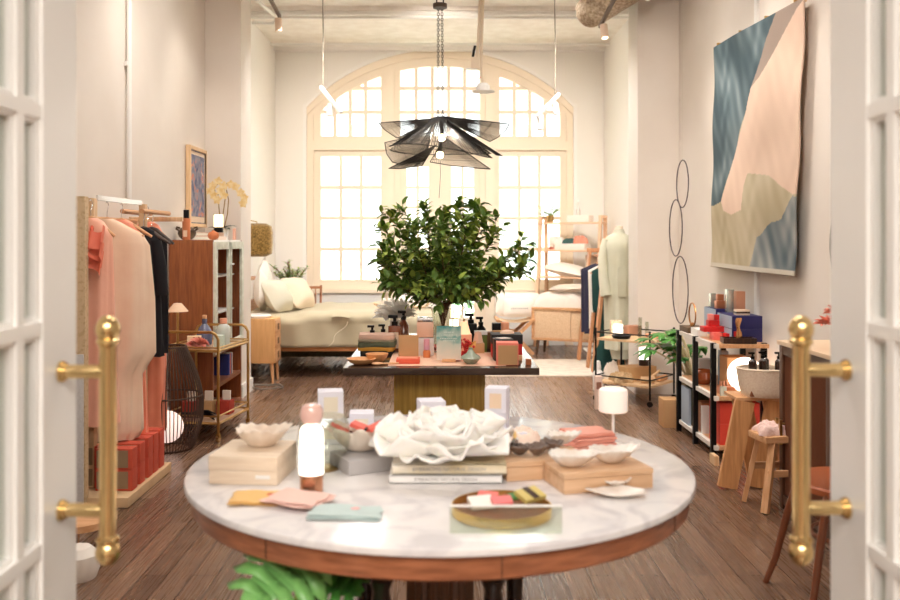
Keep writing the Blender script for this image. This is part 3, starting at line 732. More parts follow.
for a, b in ((-.62, -.62), (.10, -.10), (.55, .72)): mb.tube(seam(a, b), .0035, 5)
mb.build('stitched_line', mat('cream stitching', (244, 236, 214), .8), t)
def rxyz(x, y, z): return (radians(x), radians(y), radians(z))
pillow('pillow', 'white pillow against the headboard, behind the sage cushion', 'pillow', (-1.93, 9.62, .90), (.62, .44, .16), rxyz(90, 62, 90), LINEN)
pillow('pillow', 'peach white pillow leaning on the headboard nearest the pier', 'pillow', (-1.90, 9.32, .87), (.52, .40, .16), rxyz(90, 20, 96), LINEN)
pillow('cushion', 'sage green square cushion leaning on the bed pillows', 'cushion', (-1.73, 9.28, .83), (.44, .40, .24), rxyz(58, 0, 74), mat('sage cushion', (218, 212, 192), .9, bump=.3, bscale=12))
pillow('cushion', 'cream square cushion beyond the sage cushion on the bed', 'cushion', (-1.58, 9.72, .835), (.46, .42, .24), rxyz(55, 0, 70), mat('cream cushion', (240, 222, 198), .9, bump=.3, bscale=12))
# nightstand
t = thing('nightstand', 'pale wood nightstand with three drawers on tapered legs by the pier', 'nightstand', (-1.835, 8.78, 0))
MB().box((0, 0, .42), (.41, .30, .44), ch=.008).build('body', mat('nightstand oak', (232, 180, 122), .5, c2=(222, 168, 110), scale=5, stretch=(10, 10, 1)), t)
for k in range(3):
    dr_ = MB().box((.207, 0, .275 + .14 * k), (.012, .27, .128), ch=.003).build('drawer', OAKY, t)
    MB().box((.214, 0, .275 + .14 * k), (.006, .07, .06)).build('drawer_pull', mat('dark recess', (120, 90, 62), .7), dr_)
for x in (-.17, .17):
    for y in (-.12, .12): MB().cyl((x, y, .20), (x * 1.08, y * 1.08, 0), .02, .012, n=12).build('leg', OAKZ, t)
tag(MB().lathe([(0, 0), (.12, 0), (.13, .02), (.11, .035), (0, .035)]).build('shallow_dish', WHITEG, loc=(-1.82, 8.78, .642)), 'shallow white dish on the pale nightstand', 'dish')
tag(MB().tube([(.16 * cos(a * .3), .12 * sin(a * .3), .012 + (a % 5) * .004) for a in range(36)], .008, 6).build('coiled_cable', mat('grey cable', (120, 112, 104), .6), loc=(-1.66, 8.35, 0)), 'coiled grey cable on the floor by the pier', 'cable')
# plant beyond the bed, rattan lamp, spindle chair
t = thing('leafy_plant', 'loose green plant with reddish sprigs behind the bed pillows', 'plant', (-1.84, 10.90, .22))
MB().lathe([(0, -.22), (.13, -.22), (.16, .3), (.17, .62), (.15, .62), (0, .58)]).build('pot', WHITEP, t)
rnd = random.Random(5); st = MB(); lf = MB()
for k in range(26):
    a = rnd.random() * 2 * pi; L = .14 + rnd.random() * .22; sp = rnd.random() * 1.2
    pts = [(0, 0, .6)] + [(cos(a) * sp * L * q * .8, sin(a) * sp * L * q * .8, .6 + L * q - .06 * sp * q * q) for q in (.4, .7, 1)]
    st.tube(pts, .004, 5)
    for q in range(12):
        p = Vector(pts[1]).lerp(Vector(pts[3]), q / 11); aa = rnd.random() * 6.3
        lf.cur = 0 if rnd.random() < .6 else (1 if rnd.random() < .7 else 2)
        lf.leaf(p, (cos(aa), sin(aa), .4), (0, 0, 1), .055 + .03 * rnd.random(), .028)
st.build('stems', BARK, t); lf.build('foliage', [mat('fresh green', (112, 150, 72), .5), mat('yellow green', (176, 190, 90), .5), mat('dusty pink leaf', (170, 122, 110), .6)], t)
t = thing('smoked_pendant_lamp', 'smoky gold drum lamp hanging on the wall above the bed', 'lamp', (-2.02, 9.65, 1.42))
MB().lathe([(.10, -.18), (.165, -.15), (.175, -.05), (.175, .08), (.16, .15), (.10, .18)], n=36).build('drum_shade', mat('gold mesh', (92, 70, 36), .4, .5, c2=(170, 134, 76), scale=60, emit=(200, 160, 80), es=.06), t, solid=.004)
MB().lathe([(0, -.07), (.05, -.04), (.06, .02), (.03, .06), (0, .07)]).build('bulb', mat('soft bulb', (255, 236, 190), .4, emit=(255, 226, 160), es=2.0), t)
MB().tube([(0, 0, .06), (0, 0, .2), (-.18, 0, .24)], .006).build('bracket', BRASSD, t)
t = thing('spindle_chair', 'wooden spindle back chair standing beyond the bed under the window', 'chair', (-1.74, 11.45, 0))
CHW = mat('chair cherry', (176, 116, 80), .45)
MB().box((0, 0, .44), (.44, .42, .035), ch=.01).build('seat', CHW, t)
for x in (-.2, .2):
    for y in (-.18, .18): MB().cyl((x * .85, y * .85, .43), (x, y, 0), .016, n=10).build('leg', CHW, t)
mb = MB(); mb.cyl((.20, -.18, .45), (.21, -.2, .84), .015).cyl((-.20, -.18, .45), (-.21, -.2, .84), .015).box((0, -.2, .81), (.42, .025, .035), ch=.008)
mb.build('back_frame', CHW, t)
for k in range(6): MB().cyl((-.14 + .056 * k, -.185, .455), (-.14 + .056 * k, -.2, .80), .007, n=8).build('spindle', CHW, t)
# tray with blanket on the bed foot
t = thing('serving_tray', 'wooden tray with curled handles resting on the bed end', 'tray', (-.42, 9.6, .675))
MB().box((0, 0, .02), (.50, .30, .014), ch=.005).tube([(-.25, -.1, .02), (-.30, -.05, .05), (-.30, .05, .05), (-.25, .1, .02)], .008).tube([(.25, -.1, .02), (.30, -.05, .05), (.30, .05, .05), (.25, .1, .02)], .008).build('tray', PINEX, t)
for i, dx in enumerate((-.07, 0, .07)):
    b = thing('bottle', 'tiny white bottle with black cap, one of three on the bed tray', 'bottle', (-.55 + dx, 9.58, .705), 0, 'bottles on the bed tray')
    MB().lathe([(0, 0), (.026, 0), (.026, .07), (.012, .08), (0, .08)], n=14).build('body', WHITEG, b); MB().cyl((0, 0, .08), (0, 0, .115), .011, n=12).build('cap', BLACKM, b)
def crumple(name, lab, cat, loc, size, m, seedv, rz=0, amp=.5, n=46):
    rnd = random.Random(seedv); ph = [rnd.random() * 6.28 for _ in range(12)]
    def fn(u, v):
        x, y = u * 2 - 1, v * 2 - 1
        r = max(abs(x), abs(y)); sq = sqrt(x * x + y * y) or 1
        k = .82 + .18 * sin(3 * math.atan2(y, x) + ph[0]) * .6
        e = max(0, 1 - (x * x) ** 2) * max(0, 1 - (y * y) ** 2)
        n_ = sin(5 * x + ph[1] + 3 * y) + .6 * sin(9 * y - 4 * x + ph[2]) + .4 * sin(14 * x + 11 * y + ph[3]) + .25 * sin(23 * x - 17 * y + ph[4])
        xx = x * k * size[0] / 2 + .02 * size[0] * sin(7 * y + ph[5]); yy = y * k * size[1] / 2 + .02 * size[1] * sin(8 * x + ph[6])
        return Vector((xx, yy, size[2] * e ** .5 * (1 - amp * .5 + amp * .22 * n_) + .006))
    mb = MB().surf(fn, n, n)
    k = len(mb.v); 
    mb._add([(x, y, 0.0) for x, y, z in mb.v], [tuple(reversed(f)) for f in mb.f])
    w = n + 1
    edge = [i for i in range(w)] + [j * w + n for j in range(1, w)] + [n * w + i for i in range(n - 1, -1, -1)] + [j * w for j in range(n - 1, 0, -1)]
    for a, b in zip(edge, edge[1:] + edge[:1]): mb.f.append([a, b, b + k, a + k]); mb.mi.append(0)
    o = mb.build(name, m, None, smooth=70, loc=loc, rz=rz)
    return tag(o, lab, cat)
crumple('blanket', 'rumpled white throw heaped at the bed end behind the bouquet', 'blanket', (-.22, 9.9, .672), (.75, .6, .19), LINEN, 3)

# ---- right rear: rug, folding stool, sideboard, ladder shelf
RUG = mat('cream rug', (232, 220, 204), .95, c2=(214, 200, 184), scale=9, bump=.3, bscale=60)
tag(MB().box((0, 0, .006), (1.85, 1.25, .012), ch=.003).build('rug', RUG, loc=(1.12, 9.72, 0)), 'cream rug on the dark floor before the sideboard', 'rug')
t = thing('folding_stool', 'folding stool with crossed wooden legs under white cushions', 'stool', (.93, 11.0, 0), 0)
for y in (-.20, .20):
    for s in (-1, 1): MB().bar((-s * .22, y + s * .012, .008), (s * .22, y + s * .012, .43), .022, .045, up=(1, 0, 0)).build('leg', OAKZ, t)
for x in (-.22, .22): MB().box((x, 0, .43), (.04, .46, .03), ch=.006).build('top_rail', OAKY, t)
MB().surf(lambda u, v: Vector((-.21 + .42 * u, -.19 + .38 * v, .43 - .03 * sin(pi * u))), 16, 4).build('sling_seat', mat('canvas sling', (226, 196, 160), .8), t, solid=.004)
pillow('cushion', 'large white cushion at the back of the folding stool', 'cushion', (1.0, 11.13, .60), (.62, .32, .13), rxyz(78, 0, 0), LINEN)
c_ = pillow('cushion', 'small white cushion with faint lettering at the front of the folding stool', 'cushion', (.98, 10.92, .575), (.40, .25, .12), rxyz(76, 0, 4), LINEN)
mb = MB()
for k in range(9): mb.box((-.10 + .025 * k, -.02, .0635), (.014 if k % 3 else .008, .012, .003))
mb.build('lettering', mat('grey print', (150, 146, 144), .6), c_)
SR = radians(-24)
t = thing('sideboard', 'pale wood sideboard with rattan sliding doors on dark tapered legs', 'sideboard', (1.66, 10.80, 0), SR)
MB().box((0, 0, .575), (.98, .40, .028), ch=.004).box((0, 0, .20), (.98, .40, .028), ch=.004).box((-.475, 0, .39), (.03, .40, .36), ch=.003).box((.475, 0, .39), (.03, .40, .36), ch=.003).box((0, .19, .39), (.94, .015, .36)).build('carcass', OAK, t)
for i, x in enumerate((-.235, .235)):
    MB().box((x, -.175 + .012 * i, .39), (.47, .015, .345), ch=.002).build('sliding_door', mat('woven rattan', (236, 206, 170), .7, c2=(222, 188, 150), scale=80), t)
for x in (-.42, .42):
    for y in (-.15, .15): MB().cyl((x, y, .19), (x * 1.04, y * 1.04, 0), .022, .013, n=12).build('leg', mat('dark leg', (96, 72, 54), .5), t)
crumple('folded_duvet', 'puffy white duvet heaped on the rattan sideboard', 'duvet', (1.50, 10.86, .591), (.74, .34, .20), LINEN, 8, SR, .25)
pillow('pillow', 'grey white pillow on top of the duvet on the sideboard', 'pillow', (1.60, 10.82, .83), (.5, .3, .09), rxyz(4, -3, -17), mat('grey linen', (222, 208, 194), .9))
t = thing('ladder_shelf', 'open ladder shelf of pale wood by the arched window', 'shelf', (1.71, 11.42, 0), radians(-32))
for sx in (-.42, .42):
    mb = MB(); mb.bar((sx, -.20, .02), (sx, -.03, 1.72), .045, .035, up=(1, 0, 0)).bar((sx, .16, 0), (sx, .13, 1.72), .045, .035, up=(1, 0, 0)).box((sx, .05, 1.72), (.045, .20, .035), ch=.006)
    mb.build('side_frame', mat('blond wood', (238, 200, 166), .5), t)
for z, d_ in ((1.64, .20), (1.28, .27), (.93, .31)):
    MB().box((0, .02, z), (.90, d_, .022), ch=.003).build('shelf_board', mat('blond wood'), t)
LR = Matrix.Rotation(radians(-32), 4, 'Z')
def ls(x, y, z): return LR @ Vector((x, y, 0)) + Vector((1.71, 11.42, z))
t = thing('potted_plant', 'small leafy plant in a gold pot on the ladder shelf top', 'plant', ls(-.30, -.0, 1.652))
MB().lathe([(0, 0), (.045, 0), (.05, .09), (.045, .09), (0, .08)]).build('pot', BRASSD, t)
rnd = random.Random(9); lf = MB(); st = MB()
for k in range(16):
    a = rnd.random() * 6.28; L = .10 + .1 * rnd.random(); e = (cos(a) * L * .9, sin(a) * L * .6, .09 + L * rnd.random() * 1.2)
    st.tube([(0, 0, .08), (e[0] * .4, e[1] * .4, e[2] * .8), e], .0025, 5)
    for q in range(3): lf.leaf(Vector(e) * (1 - .12 * q), (cos(a + q), sin(a + q), .3), (0, 0, 1), .06, .045)
st.build('stems', GREEN2, t); lf.build('foliage', mat('fresh bright green', (132, 168, 66), .5), t)
tag(MB().box((0, 0, .045), (.30, .16, .09), ch=.006).build('storage_box', LINEN, loc=ls(.13, 0, 1.652), rz=-.56), 'white cloth box on the ladder shelf top board', 'box')
bottle('clear necked bottle standing on the white box of the ladder shelf', ls(.10, 0, 1.744), [(0, 0), (.03, 0), (.03, .06), (.012, .10), (.01, .17), (0, .17)], mat('grey clear glass', (214, 208, 200), .15, coat=.5), [(0, .17), (.012, .17), (.012, .2), (0, .2)], WHITEP)
tag(MB().box((0, 0, .04), (.42, .2, .08), ch=.01).build('storage_tray', LINEN, loc=ls(.02, 0, 1.292), rz=-.56), 'low white tray on the second ladder shelf board', 'tray')
crumple('folded_scarf', 'folded dark teal scarf on the white shelf tray', 'scarf', ls(-.02, 0, 1.373), (.24, .16, .07), mat('teal cloth', (58, 92, 88), .8), 4)
crumple('folded_scarf', 'folded coral scarf beside the teal one on the shelf tray', 'scarf', ls(.13, -.0, 1.373), (.2, .16, .11), mat('salmon cloth', (226, 150, 126), .8), 5)
crumple('folded_scarf', 'crumpled white scarf left of the teal one on the shelf tray', 'scarf', ls(-.17, 0, 1.373), (.16, .14, .10), LINEN, 6)
mb = MB(); rosette(mb, (0, 0, 0), .05, 24, 2); tag(mb.build('small_flower', mat('pink tissue'), loc=ls(-.27, -.02, 1.296)), 'small pink paper flower on the second ladder shelf', 'flower')
tag(MB().box((0, 0, .09), (.10, .02, .18), ch=.002).build('standing_card', mat('white card'), loc=ls(-.30, .09, 1.292)), 'white card standing at the ladder shelf left end', 'card')
pillow('pillow', 'white pillow with grey piping on the third ladder shelf', 'pillow', ls(-.06, 0, 1.03), (.62, .34, .16), rxyz(8, 10, -32), LINEN)
tag(MB().box((0, 0, .14), (.26, .03, .28), ch=.003).build('hanging_towel', mat('taupe', (196, 170, 150), .8), loc=ls(.3, .1, .945)), 'taupe card leaning at the third ladder shelf end', 'card')

# A-frame clothes stand
t = thing('clothes_stand', 'A-frame wooden clothes stand with low white shelves on the rug edge', 'clothes stand', (1.83, 9.80, .0))
WSTD = mat('stand oak', (214, 156, 112), .5, c2=(196, 136, 94), scale=5, stretch=(10, 10, 1))
for y, yo in ((-.50, 0), (.50, 0), (-.14, 0)):
    h = 1.32 if y != -.14 else .62
    for s in (-1, 1):
        MB().bar((s * .20, y, .013), (s * (.20 - .135 * h / 1.32), y, h), .12 if y != -.14 else .08, .028, up=(1, 0, 0)).build('leg', WSTD, t)
    if h > 1: MB().box((0, y, 1.30), (.20, .05, .05), ch=.006).build('cross_bar', WSTD, t)
MB().cyl((0, -.55, 1.24), (0, .55, 1.24), .016).build('hanging_rod', WSTD, t)
for y in (-.34, .22): MB().box((0, y, .16), (.33, .30, .02), ch=.003).build('low_shelf', WHITEP, t)
NAVYF = mat('navy fabric', (44, 42, 66), .85, bump=.2, bscale=14, sheen=.2)
TEALF = mat('deep green fabric', (24, 66, 62), .8, bump=.2, bscale=14)
def gs(sh, L, fo=.05, d=.035): return [(0, 0, 0, .03, .02, 0), (-.07, 0, 0, sh, d, .01), (-.3, 0, 0, sh * .95, d * 1.2, fo), (-L, 0, 0, sh * .9, d * 1.3, fo * 1.4)]
XS = 1.83; ZG = 1.15
for i, (lab, y, m, sh, L) in enumerate((
    ('navy trousers suit hanging farthest on the A-frame stand', 10.17, NAVYF, .20, .80), ('long navy coat hanging at the far end of the A-frame stand', 10.0, NAVYF, .19, .80),
    ('white shirt hanging between navy and green garments on the stand', 9.8, LINEN, .17, .72), ('deep green top hanging near the front of the A-frame stand', 9.58, TEALF, .17, .50), ('deep green long dress hanging behind the short green top', 9.68, TEALF, .14, .9))):
    g = thing('hanging_garment', lab, 'garment', (XS, y, ZG), 0, 'clothes on the A-frame stand')
    loft(MB(), gs(sh, L), 40, 6, i).build('body', m, g, smooth=60)
    h_ = hanger(.34).build('hanger', OAK, g); hook().build('hook', CHROME, h_)
# mannequin with long sage coat
t = thing('dress_form', 'headless dress form in a long sage open coat on a wooden pole', 'mannequin', (1.81, 8.85, 0)); t.scale = (.84, .9, 1)
CREAM = mat('form linen', (238, 222, 200), .8)
loft(MB(), [(1.10, 0, 0, .14, .10, 0), (1.25, 0, 0, .13, .095, 0), (1.38, 0, 0, .16, .10, 0), (1.44, 0, 0, .15, .08, 0), (1.47, 0, 0, .08, .06, 0), (1.51, 0, 0, .05, .05, 0), (1.56, 0, 0, .045, .045, 0), (1.565, 0, 0, .001, .001, 0)], 28, 1).build('torso', CREAM, t, smooth=60)
MB().cyl((0, 0, .03), (0, 0, 1.12), .016).build('pole', OAKZ, t)
MB().lathe([(0, 0), (.15, 0), (.15, .02), (.03, .035), (0, .035)]).build('base', OAK, t)
COAT = mat('sage silk', (216, 214, 192), .6, c2=(206, 204, 180), scale=4, bump=.2, bscale=12, sheen=.2)
loft(MB(), [(1.53, 0, 0, .055, .055, 0), (1.49, 0, 0, .07, .065, .01), (1.45, 0, 0, .15, .08, .01), (1.38, 0, 0, .185, .11, .015), (1.15, 0, 0, .165, .12, .03), (.85, 0, 0, .175, .13, .07), (.55, 0, 0, .165, .14, .10), (.32, -.01, 0, .15, .14, .12)], 60, 7).build('coat', COAT, t, smooth=60)
MB().tube([(-.16, -.0, 1.42), (-.20, -.02, 1.25), (-.195, -.05, 1.05), (-.17, -.08, .86)], [.045, .055, .06, .07], 14).build('sleeve', COAT, t, smooth=60)
MB().tube([(.16, -.0, 1.42), (.20, -.02, 1.25), (.205, -.05, 1.05), (.19, -.06, .86)], [.045, .055, .06, .07], 14).build('sleeve', COAT, t, smooth=60)
loft(MB(), [(.42, .02, -.01, .12, .09, .03), (.32, .02, -.01, .13, .1, .05), (.22, .02, 0, .10, .08, .06)], 40, 7).build('slip_hem', mat('pale mint slip', (222, 226, 208), .6), t, smooth=60)
mb = MB(); mb.box((0, -.145, 1.0), (.10, .012, .30), rz=.1, ch=.004); mb.build('coat_front', COAT, t)
crumple('dark_bag', 'dark green bag standing on the floor behind the dress form', 'bag', (1.76, 9.13, .0), (.36, .2, .40), TEALF, 12, 0, .12)
# ================================================================== display table in the middle
TZ = .78
t = thing('display_table', 'long display table with dark glossy top on an olive wood plinth', 'table', (.0, 5.19, 0))
OLIVE = mat('olive stained wood', (192, 156, 74), .35, c2=(162, 126, 54), scale=4, stretch=(16, 16, 1), coat=.3, detail=5)
MB().box((.005, 0, .762), (.985, 1.63, .036), ch=.003).build('table_top', mat('dark lacquer', (66, 50, 42), .16, coat=.6), t)
MB().box((-.002, .02, .372), (.47, 1.20, .744)).build('plinth', OLIVE, t)
for x in (-.235, .23): MB().box((x, -.585, .372), (.014, .014, .744)).build('corner_trim', OLIVE, t)
def dt(px, py): 
    p = on(px, py, TZ); p.z = TZ + .0008; return p
tag(MB().box((0, 0, .0015), (.60, .52, .003), ch=.001).build('table_runner', mat('peach paper', (240, 196, 168), .7), loc=(.035, 4.70, TZ + .0005)), 'peach paper runner lying on the display table front', 'runner')
RZ2 = TZ + .0045
def slab_cloth(name, lab, loc, w, d, th, m, rz=0, seedv=1, group=None, cat='cloth'):
    rnd = random.Random(seedv); a, b = rnd.random() * 6, rnd.random() * 6
    mb = MB(); n = 24
    mb.surf(lambda u, v: (lambda t_, q: Vector((w / 2 * max(-1, min(1, 1.25 * cos(t_))) * (1 + .03 * sin(5 * t_ + a)) * (1 - .02 * abs(q)), d / 2 * max(-1, min(1, 1.25 * sin(t_))) * (1 + .03 * sin(4 * t_ + b)) * (1 - .02 * abs(q)), th / 2 * (1 + q) + .1 * th * sin(3 * t_ + a))))(2 * pi * u, v * 2 - 1), 40, 4, True)
    k = 40
    mb.f.append(list(range(40 - 1, -1, -1))); mb.mi.append(0); mb.f.append(list(range(4 * 40, 5 * 40))); mb.mi.append(0)
    return tag(mb.build(name, m, None, loc=loc, rz=rz, smooth=40), lab, cat, group)
p = dt(376, 356)
for i, (w, th, c, lab) in enumerate(((.18, .022, (34, 32, 30), 'black folded cloth at the bottom of the table stack'), (.20, .022, (196, 140, 52), 'mustard folded cloth above the black one in the stack'), (.21, .028, (92, 96, 74), 'moss green folded cloth in the middle of the stack'), (.205, .014, (150, 140, 116), 'thin khaki folded cloth under the rose one in the stack'), (.20, .026, (214, 178, 158), 'dusty rose folded cloth on top of the stack'))):
    z = sum((.022, .022, .028, .014, .026)[:i])
    slab_cloth('folded_cloth', lab, (p.x, p.y + .10, TZ + .001 + z), w, .16, th, mat('stack cloth %d' % i, c, .9, bump=.3, bscale=30), rz=-.1 + .04 * i, seedv=i, group='folded cloths stacked on the display table')
def wbowl(lab, loc, r, h):
    return tag(MB().lathe([(0, .0), (r * .5, 0), (r * .85, h * .5), (r, h), (r * .92, h), (r * .75, h * .5), (r * .4, h * .25), (0, h * .22)], n=28).build('wooden_bowl', mat('honey bowl wood', (216, 160, 108), .5), loc=loc), lab, 'bowl')
wbowl('large shallow wooden bowl at the front left table corner', (-.405, 4.50, TZ + .001), .075, .03)
wbowl('small wooden bowl behind the large shallow bowl on the table', (-.33, 4.58, TZ + .001), .06, .045)
t = thing('wooden_spoon', 'wooden spoon with long handle lying right of the bowls', 'spoon', (-.29, 4.47, TZ + .001), .15)
MB().ball((-.03, 0, .008), (.03, .02, .008)).build('spoon_head', OAK, t); MB().cyl((-.01, 0, .008), (.08, 0, .008), .005).build('handle', OAK, t)
# kraft box standing open
t = thing('open_box', 'kraft lidded box with coral contents standing open on the runner', 'box', (-.165, 4.53, RZ2))
MB().box((0, 0, .012), (.12, .09, .024), ch=.002).build('tray', mat('coral card'), t); MB().box((0, 0, .026), (.10, .07, .006)).build('contents', mat('salmon soap', (236, 150, 120), .6), t)
MB().box((0, .055, .07), (.105, .012, .135), ch=.002, rot=Matrix.Rotation(-.1, 3, 'X')).build('lid', KRAFT, t)
# bottles
AMBER = mat('amber glass', (120, 62, 34), .15, coat=.6)
def pump(lab, loc, w, h, bodym, group=None, label=True, rnd_=True, lm=None):
    b = thing('pump_bottle', lab, 'bottle', loc, 0, group)
    if rnd_: MB().lathe([(0, 0), (w, 0), (w, h * .8), (w * .5, h * .95), (w * .4, h), (0, h)], n=20).build('body', bodym, b)
    else: MB().box((0, 0, h / 2), (w * 2, w * 2, h), ch=w * .2).build('body', bodym, b)
    pm = MB().cyl((0, 0, h), (0, 0, h + w * .6), w * .52, n=14).cyl((0, 0, h + w * .6), (0, 0, h + w * 1.2), w * .26, n=10).box((-w * .3, 0, h + w * 1.4), (w * 1.5, w * .7, w * .5), ch=w * .12)
    pm.build('pump', BLACKM, b)
    if label:
        if rnd_: MB().cyl((0, 0, h * .12), (0, 0, h * .7), w * 1.02, n=20).build('paper_label', lm or mat('rose label', (226, 190, 166), .7), b)
        else: MB().box((0, -w - .001, h * .45), (w * 1.3, .002, h * .6)).build('paper_label', lm or mat('rose label'), b)
    return b
pump('small pump bottle with rose label, leftmost on the display table', (-.385, 4.98, TZ + .001), .027, .11, AMBER)
pump('small pump bottle with rose label beside the taller amber bottle', (-.325, 5.0, TZ + .001), .026, .115, AMBER)
pump('square amber bottle with cream label and black pump', (-.26, 5.02, TZ + .001), .036, .15, AMBER, rnd_=False, lm=mat('cream label'))
pump('dark amber pump bottle behind the square amber bottle', (-.215, 5.16, TZ + .001), .032, .17, AMBER, label=False)
def jar(lab, loc, w, h, c, rnd_=True, group=None):
    j = thing('jar', lab, 'jar', loc, 0, group)
    if rnd_: MB().cyl((0, 0, 0), (0, 0, h), w, n=24).build('glass_body', mat('jar ' + str(c), c, .3, coat=.5), j); MB().cyl((0, 0, h + .0005), (0, 0, h + .02), w * .95, n=24).build('lid', CHROME, j)
    else:
        MB().box((0, 0, h / 2), (2 * w, 2 * w, h), ch=.006).build('glass_body', mat('jar ' + str(c), c, .3, coat=.5), j); MB().box((0, 0, h + .012), (2 * w * .95, 2 * w * .95, .022), ch=.006).build('lid', CHROME, j)
    return j
jar('short round jar of pale pink salts with silver lid', (-.185, 4.92, RZ2 - .003), .036, .075, (232, 194, 168))
jar('square jar of pink salts with silver lid on the lower canister', (-.082, 4.86, RZ2 + .099), .046, .085, (226, 182, 156), False)
tag(MB().box((0, 0, .049), (.098, .098, .098), ch=.008).build('canister', mat('frosted canister', (214, 206, 202), .4, coat=.3), loc=(-.082, 4.86, RZ2 - .0015)), 'square frosted canister under the salt jar', 'canister')
bottle('small bottle with gradient violet to pink label at the canister', (-.072, 4.745, RZ2 - .001), [(0, 0), (.02, 0), (.021, .03), (.016, .04), (0, .04)], mat('copper glass', (206, 120, 70), .3, coat=.4), [(0, .04), (.017, .042), (.015, .10), (0, .10)], mat('violet pink', (196, 160, 190), .5, c2=(240, 150, 140), scale=6))
jar('small round green lidded jar between the salts and the canister', (-.14, 5.08, TZ + .001), .028, .07, (150, 170, 140))
# white crumpled tissue behind
mb = MB(); rosette(mb, (0, 0, .16), .14, 64, 11, .8); mb.cyl((0, 0, .05), (0, 0, .16), .03)
mb.lathe([(0, 0), (.07, .0), (.08, .06), (0, .07)], n=16)
tag(mb.build('tissue_flower', thin_mat('white tissue', (252, 250, 246)), loc=(-.27, 5.26, TZ + .001)), 'big white crinkled tissue flower left of the glass vase', 'flower')
# vase with branches
VX, VY = .018, 5.15
t = thing('glass_vase', 'clear glass vase of water holding the leafy branches', 'vase', (VX, VY, TZ + .001))
MB().lathe([(0, .004), (.06, 0), (.064, .01), (.058, .12), (.066, .22), (.070, .235)], n=40).build('vase', CLEAR, t, solid=.003)
bq = thing('branch_bouquet', 'large bouquet of leafy green branches standing in the glass vase', 'bouquet', (VX, VY, TZ + .01))
rnd = random.Random(21)
def branch(a, el, L, bend, seedv):
    r_ = random.Random(seedv)
    out = Vector((cos(a), sin(a), 0)); pts = [Vector((-.03 * out.x, -.03 * out.y, .0)), Vector((.035 * out.x, .035 * out.y, .25))]
    L *= 1.05 if el > .8 else 1.0; el = max(el, .46); d = (out * cos(el) + Vector((0, 0, 1)) * sin(el)).normalized(); n = 9
    p = pts[-1].copy()
    for k in range(n):
        d = (d + Vector((0, 0, bend / n)) + Vector((r_.uniform(-.08, .08), r_.uniform(-.08, .08), r_.uniform(-.06, .06)))).normalized()
        p = p + d * L / n; pts.append(p.copy())
    b = MB().tube(pts, [.006 - .0045 * i / (len(pts) - 1) for i in range(len(pts))], 6); lf = MB()
    def leaves_on(P, cnt, lo):
        for q in range(cnt):
            f = lo + (1 - lo) * q / max(1, cnt - 1); i = min(int(f * (len(P) - 1)), len(P) - 2); g = f * (len(P) - 1) - i
            pp = P[i].lerp(P[i + 1], g); dd = (P[i + 1] - P[i]).normalized()
            sd = dd.cross(Vector((r_.uniform(-1, 1), r_.uniform(-1, 1), r_.uniform(-1, 1)))).normalized()
            lf.cur = 1 if r_.random() < .33 else 0
            sz = r_.uniform(.05, .08)
            lf.leaf(pp, dd * .5 + sd * .8, (r_.uniform(-.4, .4), r_.uniform(-.4, .4), 1), sz, sz * .5, .18)
    leaves_on(pts[2:], int(42 * L / .45), .0)
    for k in range(8):
        i = 3 + int(k * 7 / 8); p0 = pts[i]; dd = (pts[min(i + 1, len(pts) - 1)] - pts[i - 1]).normalized()
        sd = dd.cross(Vector((r_.uniform(-1, 1), r_.uniform(-1, 1), r_.uniform(-1, 1)))).normalized(); ll = r_.uniform(.07, .16) * (1.1 - .06 * k)
        tw = [p0, p0 + (dd * .6 + sd * .7) * ll * .5, p0 + (dd * .7 + sd * .65) * ll]
        b.tube(tw, .0016, 5); leaves_on(tw, 9, .15)
    o = b.build('branch', BARK, bq); lf.build('leaves', [GREEN, GREEN2], o, smooth=0)
spec = [(pi, .70, .50, .1), (pi * .95, .42, .44, .2), (pi * 1.08, .25, .34, .15), (.0, .52, .50, .1), (.05, .40, .56, .15), (-.1, .10, .38, .05), (pi * .6, 1.25, .62, .3), (2.5, 1.15, .62, .2), (.75, 1.15, .64, .2), (-.8, 1.0, .52, .2), (3.9, 1.0, .52, .2), (-1.57, 1.1, .50, .2), (1.57, 1.1, .52, .2), (2.9, .95, .58, .2), (.25, .85, .56, .2), (.45, 1.25, .60, .2), (3.4, 1.05, .60, .2), (4.9, 1.35, .55, .2), (1.3, 1.4, .62, .1), (pi * .9, 1.3, .58, .1), (.0, .62, .60, -.1), (.1, 1.15, .55, .2), (4.4, .5, .30, .1), (-1.1, .45, .30, .1), (1.2, .6, .36, .1), (2.1, .6, .36, .1), (3.5, .45, .34, .1), (-.4, .45, .34, .1)]
for i, (a, el, L, bd) in enumerate(spec): branch(a, el, L, bd, 100 + i)
